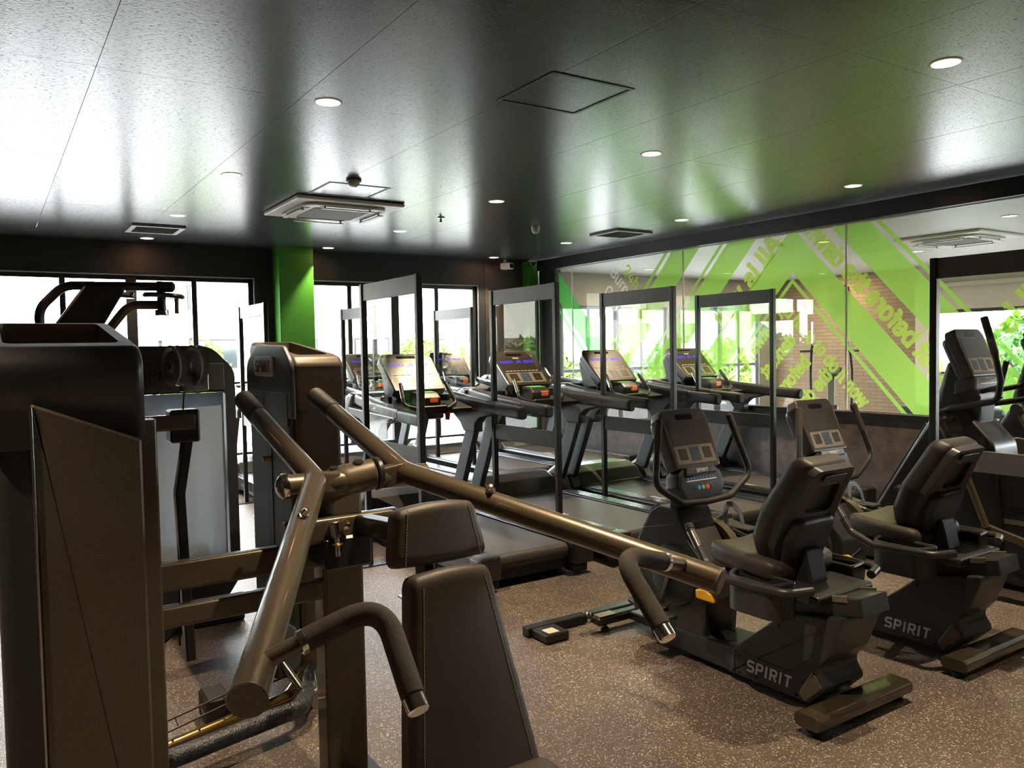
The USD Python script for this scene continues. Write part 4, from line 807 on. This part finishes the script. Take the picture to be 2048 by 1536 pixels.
for k in range(5): part('rack_rung', tube([(.55+.10*k, 3.175+.049*k, .148), (.55+.10*k, 3.26+.045*k, .158)], .004, n=8, c=0), 'iron', rm)
part('pedestal', box(.70, .80, 3.42, 3.58, .0, .12, .012), 'rubber', rm)
part('cam_disc', lathe([(0, -.02), (.10, -.02), (.115, -.01), (.115, .01), (.10, .02), (0, .02)], (1.02, 3.42, .26), (.5, -.85, .2), 32), 'plastic', rm)
part('hook', tube([(1.0, 3.40, .24), (1.06, 3.30, .12), (1.12, 3.30, .09), (1.15, 3.42, .12)], .016, .04, 14), 'steel', rm)

# ------------------------------------------------------------------ pec fly machine with the frosted tower
pf = thing('pec_fly_machine', 'dark weight tower with frosted panel and curved overhead arms before the left windows', 'weight machine', (0, 0, 0))
outer = rpoly([(.56, .10), (.56, 1.50), (.68, 1.60), (1.06, 1.60), (1.19, 1.46), (1.19, .26), (1.08, .10)], [.05, .08, .06, .16, .12, .10, .10], 6)
ring = Polygon(outer).difference(Polygon(rpoly([(.62, .30), (.62, 1.335), (1.135, 1.335), (1.135, .30)], .02)))
fm = part('tower_frame', holed(ring, 4.74, 4.98, 'y'), 'darkshroud', pf, smooth=20)
part('top_panel', box(.64, 1.13, 4.728, 4.745, 1.345, 1.50, .004), 'plastic', pf)
part('lettering', frame(brand(.055, .002), (.80, 4.7275, 1.44), (1, 0, 0), (0, 0, 1), (0, -1, 0)), 'print_black', pf, smooth=False)
part('frosted_panel', box(.625, 1.13, 4.775, 4.783, .305, 1.332, .001), 'frost', pf, smooth=False)
for k in range(10): part('weight_plate', box(.70, 1.02, 4.82, 4.93, .12+.036*k, .152+.036*k, .002), 'black', pf)
for x in (.78, .94): part('guide_rod', cyl((x, 4.875, .45), (x, 4.875, 1.40), .011, 14), 'steel', pf)
part('base', box(.54, 1.20, 4.72, 5.0, 0, .10, .01), 'iron', pf)
part('overhead_plate', prism(rpoly([(.20, 1.62), (.37, 1.865), (.54, 1.865), (.40, 1.62)], .02), 3.96, 4.03, 'y', .008), 'iron', pf)
part('overhead_tube', tube([(.195, 4.0, 1.30), (.195, 4.0, 1.76), (.29, 4.0, 1.862), (.72, 4.0, 1.868)], .019, .10, 18, 8), 'iron', pf)
part('overhead_grip', tube([(.66, 4.0, 1.867), (.745, 4.0, 1.867)], .024, n=18, c=.01), 'rubber', pf)
part('swing_tube', tube([(.44, 4.05, 1.35), (.46, 4.05, 1.66), (.555, 4.05, 1.785), (.70, 4.05, 1.785)], .020, .10, 18, 8), 'bronze', pf)
cm = part('cam', lathe([(0, -.010), (.085, -.010), (.092, 0), (.085, .010), (0, .010)], (.70, 4.02, 1.825), (.06, 0, 1), 32), 'iron', pf)
part('cam_axle', cyl((.69, 4.02, 1.745), (.69, 4.02, 1.875), .018, 18), 'iron', cm); part('cam_nut', cyl((.69, 4.02, 1.735), (.69, 4.02, 1.76), .030, 12), 'steel', cm)
part('cam_bolt', cyl((.755, 4.02, 1.745), (.755, 4.02, 1.83), .009, 12), 'copper', cm)
part('cable_pulley', lathe([(0, -.012), (.040, -.012), (.034, 0), (.040, .012), (0, .012)], (.535, 4.02, 1.825), (.05, 0, 1), 24), 'steel', pf)
part('main_post', bar([(.30, 4.06, 0), (.30, 4.06, 1.66)], .09, .09, 0, .01, (1, 0, 0)), 'iron', pf)
part('base_beam', bar([(.30, 4.06, .06), (.85, 4.80, .06)], .09, .09, 0, .01), 'iron', pf)

# ------------------------------------------------------------------ the room behind the glass partition
NX = 12.2; NC = 2.70
part('floor_2', box(WX+.10, NX, RY, WY+.16, -.12, 0, 0), 'neigh_floor', kind='structure', smooth=False)
part('ceiling_2', box(WX+.15, NX, RY, WY+.16, NC, NC+.10, 0), 'neigh_ceil', kind='structure', smooth=False)
N1 = (7.35, 9.55); N2 = (9.85, 11.85)
wall_with('wall_back_2', 6.84, NX, 0, NC, [(w[0], .16, w[1], 2.20) for w in (N1, N2)], 'y', WY+.02, WY+.18, 'neigh_grey')
for n, w in ((4, N1), (5, N2)): facade_window(n, w[0], w[1], zt=2.20, mf='blueframe')
wall_with('wall_right_2', 7.05, WY+.02, 0, NC, [], 'x', NX, NX+.15, 'brick')
wall_with('wall_right_3', RY, 7.05, 0, NC, [(-3.0, .5, 4.6, 2.02), (5.35, .5, 6.85, 2.02)], 'x', NX, NX+.15, 'neigh_wall')
part('trim_7', box(NX-.03, NX-.001, 4.66, 5.28, 0, NC-.005, .004), 'win_frame', kind='structure', label='dark pillar strip between the far side windows')
part('trim_8', box(NX-.10, NX-.001, RY+.01, 7.04, 2.36, 2.42, .004), 'neigh_wall', kind='structure')
for n, (a, b) in enumerate(((-3.0, 4.6), (5.35, 6.85))):
    w = thing('window_%d' % (6+n), None, None, kind='structure')
    part('frame', holed(sbox(a, .5, b, 2.02).difference(sbox(a+.05, .55, b-.05, 1.97)), NX+.04, NX+.09, 'x'), 'black', w, smooth=False)
    k = max(1, round((b-a)/1.5))
    for i in range(1, k): y = a+(b-a)*i/k; part('mullion', box(NX+.04, NX+.09, y-.025, y+.025, .55, 1.97, .003), 'black', w)
    for i in range(k): part('pane', sheet_x(NX+.065, a+(b-a)*i/k+.03, a+(b-a)*(i+1)/k-.03, .55, 1.97), 'winglass', w, smooth=False)
ac2 = thing('air_conditioner', 'white cassette air conditioner seen through the glass in the neighbouring room', 'air conditioner', (9.05, 4.75, NC)); build_ac(ac2)
for x, y, l in ((8.0, 5.70, 'bright round downlight of the neighbouring room, above the slogan strip'), (8.0, 3.72, 'bright round downlight of the neighbouring room, nearest the right edge'), (10.0, 5.75, 'bright round downlight of the neighbouring room, deeper in and lower right'), (10.0, 8.9, 'neighbouring-room downlight before its window wall, right'), (8.3, 8.9, 'neighbouring-room downlight before its window wall, left'), (11.6, 8.3, 'neighbouring-room downlight washing the brick wall'), (11.4, 3.0, 'neighbouring-room downlight at the far side windows')):
    d = thing('room_downlight', l, 'ceiling light', (x, y, NC)); part('ring', lathe([(.058, -.001), (.075, -.001), (.073, -.006), (.060, -.006), (.058, -.001)]), 'white', d); part('lens', lathe([(0, -.0045), (.058, -.0045), (.060, -.001), (0, -.001)]), 'lamp', d)
    lt = UsdLux.DiskLight.Define(stage, '/World/'+numbered('/World', 'room_beam')); lt.AddTranslateOp().Set((x, y, NC-.012)); lt.CreateRadiusAttr(.05); lt.CreateIntensityAttr(1000 if x < 11 else 2200); lt.CreateColorAttr((1, .80, .52))
bx = thing('wall_speaker', 'small black loudspeaker high on the brick wall of the neighbouring room', 'loudspeaker', (NX-.09, 8.35, 2.36)); part('cabinet', box(-.09, .085, -.13, .13, -.16, .16, .01), 'black', bx); part('speaker_cone', lathe([(0, .002), (.03, .0), (.075, .012), (.08, 0), (0, -.004)], (-.09, 0, -.03), (-1, 0, 0)), 'darkgrille', bx); part('arm', box(.083, .089, -.03, .03, -.05, .05, .001), 'iron', bx)
ub = thing('upright_bike', 'black exercise machine with two tall curved handlebars in the neighbouring room', 'exercise bike', (9.55, 6.72, 0), -60)
part('base', [box(-.25, .25, -.75, -.67, 0, .08, .01), box(-.25, .25, .62, .70, 0, .08, .01), box(-.06, .06, -.7, .65, .03, .12, .01)], 'iron', ub); part('drive_housing', prism(rpoly([(-.35, .1), (-.3, .5), (-.05, .72), (.30, .62), (.45, .3), (.4, .1)], .08), -.12, .12, 'x', .03, 2), 'plastic', ub)
part('mast', bar([(0, .22, .55), (0, .32, 1.10)], .07, .09, 0, .01, (1, 0, 0)), 'silver_plastic', ub)
part('display', frame(prism(rpoly([(-.13, -.09), (.13, -.09), (.13, .09), (-.13, .09)], .02), -.03, 0, 'z', .006), (0, .28, 1.16), (1, 0, 0), (0, .8, .6), (0, -.6, .8)), 'screen_frame', ub); part('display_glass', frame(box(-.11, .11, -.07, .07, 0, .003, 0), (0, .28, 1.16), (1, 0, 0), (0, .8, .6), (0, -.6, .8)), 'silver_plastic', ub)
for s in (-1, 1):
    a = part('handlebar', tube([(s*.26, .25, .60), (s*.27, .28, 1.15), (s*.25, .20, 1.42), (s*.22, .05, 1.55)], .018, .15), 'rubber', ub); part('cross_grip', tube([(s*.25, .17, 1.44), (s*.36, .05, 1.44), (s*.36, -.05, 1.44)], .015, .04), 'rubber', a)
cb2 = thing('storage_cabinet', 'pale cabinet with black top edge and round lock in the neighbouring room', 'cabinet', (10.2, 5.35, 0)); part('body', box(-.22, .22, -.24, .24, .05, 1.14, .006), 'white', cb2); part('top_edge', box(-.225, .225, -.245, .245, 1.141, 1.165, .004), 'black', cb2); part('plinth', box(-.2, .2, -.22, .22, 0, .05, .003), 'black', cb2); part('lock', lathe([(0, .01), (.018, .008), (.02, 0), (0, 0)], (-.22, 0, .98), (-1, 0, 0)), 'black', cb2)
mt = thing('blue_bench', 'blue-grey padded bench against the sill in the neighbouring room', 'bench', (8.0, 4.15, 0)); part('cushion', rbox(0, 0, .86, .5, 1.0, .11, .04, 3), 'blueframe', mt); part('frame', box(-.22, .22, -.45, .45, .74, .80, .01), 'iron', mt)
for i, (a, b) in enumerate(((-.2, -.42), (.2, -.42), (-.2, .42), (.2, .42))): part('leg', box(a-.02, a+.02, b-.02, b+.02, 0, .74, .004), 'iron', mt)

# ------------------------------------------------------------------ outdoors
part('ground', box(-120, 120, WY+.2, 190, -.30, -.14, 0), 'asphalt', kind='structure', smooth=False)
part('ground_2', box(NX+.2, 120, -60, WY+.2, -.30, -.14, 0), 'asphalt', kind='structure', smooth=False)
def bld(label, x0, x1, y0, y1, h, mw, roof=True, wins=(), eave=.5):
    t = thing('building', label, 'building', ((x0+x1)/2, y0, -.14)); w = (x1-x0)/2
    part('walls', box(-w, w, 0, y1-y0, 0, h, .02), mw, t)
    part('roof', prism([(-eave, h), (-eave, h+.18), ((y1-y0)/2, h+.2+.12*(y1-y0)), (y1-y0+eave, h+.18), (y1-y0+eave, h)], -w-eave, w+eave, 'x', .01), 'roofgrey', t)
    for a, b, c, d in wins:
        f = part('window', box(a, b, -.06, .02, c, d, .01), 'win_frame', t); part('window_glass', box(a+.07, b-.07, -.075, -.05, c+.07, d-.07, 0), 'carglass', f)
    return t
bld('low white building with grey roof across the car park', 6.5, 20, 40, 50, 5.2, 'plaster', wins=[(-5, -3, 1, 2.4), (-1, 1, 1, 2.4), (3, 5, 1, 2.4)])
bld('cream warehouse with a dark roof edge to the far left', -46, -6, 58, 72, 6.8, 'cream', wins=[(-8, -4, 1.2, 2.6), (4, 8, 1.2, 2.6)])
bld('pale house with eaves behind the middle windows', 22, 32, 45, 54, 4.8, 'plaster', wins=[(-4, -2.5, 1, 2.4), (1, 3, 1, 2.4)])
bld('white block behind the hedge at the right-hand windows', 44, 80, 60, 72, 7, 'plaster', wins=[(-10, -6, 2, 4), (-2, 2, 2, 4)])
po = thing('entrance_portico', 'beige portico with thick square columns outside the left windows', 'portico', (5.6, 22.5, -.14))
part('lintel', box(-1.6, 1.7, -.6, 1.2, 2.35, 2.75, .02), 'beige', po); part('column', box(.2, .85, -.5, .3, 0, 2.35, .03), 'beige', po); part('column', box(-1.5, -.9, .5, 1.1, 0, 2.35, .03), 'plaster', po); part('canopy', prism([(-1.2, 2.30), (-1.2, 2.38), (-.6, 2.75), (-.6, 2.30)], -1.6, 1.7, 'x', .01), 'beige', po)
for k, x in enumerate((3.55, 4.25)):
    q = thing('hanging_sign', ('left' if k == 0 else 'right')+' of two hanging brown signboards outside the left windows', 'sign', (x, 21, 1.9)); part('board', prism(rpoly([(-.28, .75), (.28, .75), (.26, .3), (.05, .0), (-.26, .0)] if k == 0 else [(-.28, .75), (.28, .75), (.18, .2), (-.1, .0), (-.26, .15)], .04), -.05, .05, 'y', .01), 'pinkboard', q); part('bracket', box(-.03, .03, -.02, .02, .74, 1.4, 0), 'pole', q); part('stand', box(-.04, .04, .06, .14, -2.04, 1.4, 0), 'pole', q)
def shrub(label, c, r, m, n, seed, trunk=True, group=None, sz=.10):
    """leafy shrub: many small leaf cards on real branches of a clumped crown"""
    t = thing('shrub', label, 'shrub', (c[0], c[1], -.14), 0, group); rs = np.random.RandomState(seed)
    d = rs.normal(size=(n, 3)); d /= np.linalg.norm(d, axis=1, keepdims=True); k = .62+.38*rs.rand(n, 1)**.5
    bump = 1+.35*(meshkit.fbm(d*2.2+seed, 3, seed)[:, None]-.5)*2
    P = d*k*bump*np.array(r)+[0, 0, r[2]*1.05]; P[:, 2] = np.maximum(P[:, 2], .03)
    A = rs.normal(size=(n, 3)); A /= np.linalg.norm(A, axis=1, keepdims=True); B = np.cross(A, rs.normal(size=(n, 3))); B /= np.linalg.norm(B, axis=1, keepdims=True); s = (sz*(.6+.8*rs.rand(n, 1)))
    V = np.stack([P-A*s, P+B*s*.45, P+A*s, P-B*s*.45], 1).reshape(-1, 3); i = np.arange(n)[:, None]*4
    part('foliage', tm(V, np.vstack([i+[0, 1, 2], i+[0, 2, 3]])), m, t, kind='stuff', smooth=False)
    part('stem', [tube([(0, 0, 0), (math.cos(a)*r[0]*.3, math.sin(a)*r[1]*.3, r[2]*.8), (math.cos(a)*r[0]*.6, math.sin(a)*r[1]*.6, r[2]*1.5)], .03, n=6, c=0) for a in (.3, 1.8, 3.4, 4.9)], 'brownwall', t)
    return t
shrub('yellow-green shrub below the hanging signboards', (4.1, 19.5), (.75, .6, .95), 'leafB', 1500, 1)
shrub('clipped green and rust hedge mirrored in the first near screen', (-6.9, 20.5), (1.9, .9, .95), 'leafA', 4200, 2)
shrub('green hedge mirrored farther along in the near screen', (-10.8, 19.0), (1.5, .9, .95), 'leafC', 2600, 3)
shrub('rust-tipped hedge reflected in the pane left of the green column', (-4.1, 24), (1.4, .9, 1.0), 'leafA', 3000, 4)
shrub('yellow-green shrub outside the right-hand end of the windows', (10.2, 20), (1.3, .8, .98), 'leafB', 2400, 5)
shrub('long dark hedge outside the far left windows', (-3.6, 18.6), (2.6, .8, .78), 'leafA', 5200, 6)
for k, (x, y, l) in enumerate(((11.6, 15.5, 'left'), (14.2, 15.2, 'second from the left'), (16.6, 15.0, 'third from the left'), (19.0, 14.8, 'right'))):
    shrub('loose green shrub behind the glass partition, %s of four' % l, (x, y), (.9, .7, .85), 'leafC' if k % 2 else 'leafB', 1500, 10+k, sz=.12)
for k, (x, y) in enumerate(((18.2, 7.9), (18.5, 4.6), (18.3, 2.2))):
    shrub('garden shrub outside the side windows of the neighbouring room, %s' % ('left', 'middle', 'right')[k], (x, y), (1.0, 1.1, 1.05), 'leafC', 2000, 20+k, sz=.12)
def lamp_post(label, x, y, h, tip):
    t = thing('lamp_post', label, 'lamp post', (x, y, -.14)); part('pole', tube([(0, 0, 0), (0, 0, h)], .06, n=10), 'pole', t); part('lamp_head', box(-.28, .28, -.15, .15, h, h+.16, .03), 'pole', t) if tip else part('finial', lathe([(0, .5), (.03, .2), (.06, 0), (0, 0)], (0, 0, h)), 'pole', t)
lamp_post('slim street lamp outside the right-hand window', 15.4, 27.5, 2.75, True); lamp_post('dark pointed pole outside the middle window', 8.75, 18.6, 2.2, False); lamp_post('street lamp mirrored in the pane left of the green column', -1.6, 30, 4.0, True)
cr = thing('parked_car', 'white parked car mirrored in the near partition screen', 'car', (-11.2, 25.0, -.14), 12)
part('body', prism(rpoly([(-2.0, .30), (-2.1, .75), (-1.75, .92), (-1.15, 1.02), (-.55, 1.45), (.85, 1.48), (1.6, 1.05), (2.05, .95), (2.1, .35)], [.08, .12, .1, .1, .15, .2, .1, .1, .1]), -.82, .82, 'y', .12, 3), 'carpaint', cr)
part('window_band', prism(rpoly([(-1.0, 1.03), (-.50, 1.40), (.82, 1.43), (1.42, 1.05)], .06), -.835, .835, 'y', .02), 'carglass', cr)
for x in (-1.35, 1.35):
    for s in (-1, 1): wh = part('wheel', lathe([(0, -.1), (.26, -.1), (.31, -.06), (.31, .06), (.26, .1), (0, .1)], (x, s*.75, .31), (0, 1, 0), 24), 'tyre', cr); part('hub', lathe([(0, -.11), (.17, -.105), (.18, 0), (.17, .105), (0, .11)], (x, s*.75, .31), (0, 1, 0), 18), 'steel', wh)
def hill(name, label, c, r):
    m = trimesh.creation.icosphere(4); v = np.array(m.vertices); v = v*(1+.25*(meshkit.fbm(v*2.5+c[0], 3, 4)[:, None]-.5))*np.array(r)+np.array(c); part(name, tm(v, m.faces), 'hill', label=label, kind='structure')
hill('hill', 'green wooded hill beyond the right-hand buildings', (190, 190, -12), (70, 40, 42)); hill('hill', 'low wooded hill beyond the left-hand warehouse', (-80, 230, -14), (120, 50, 34))

hill('hill', 'blue-green peak mirrored in the glass partition', (-175, 210, -14), (62, 40, 40))
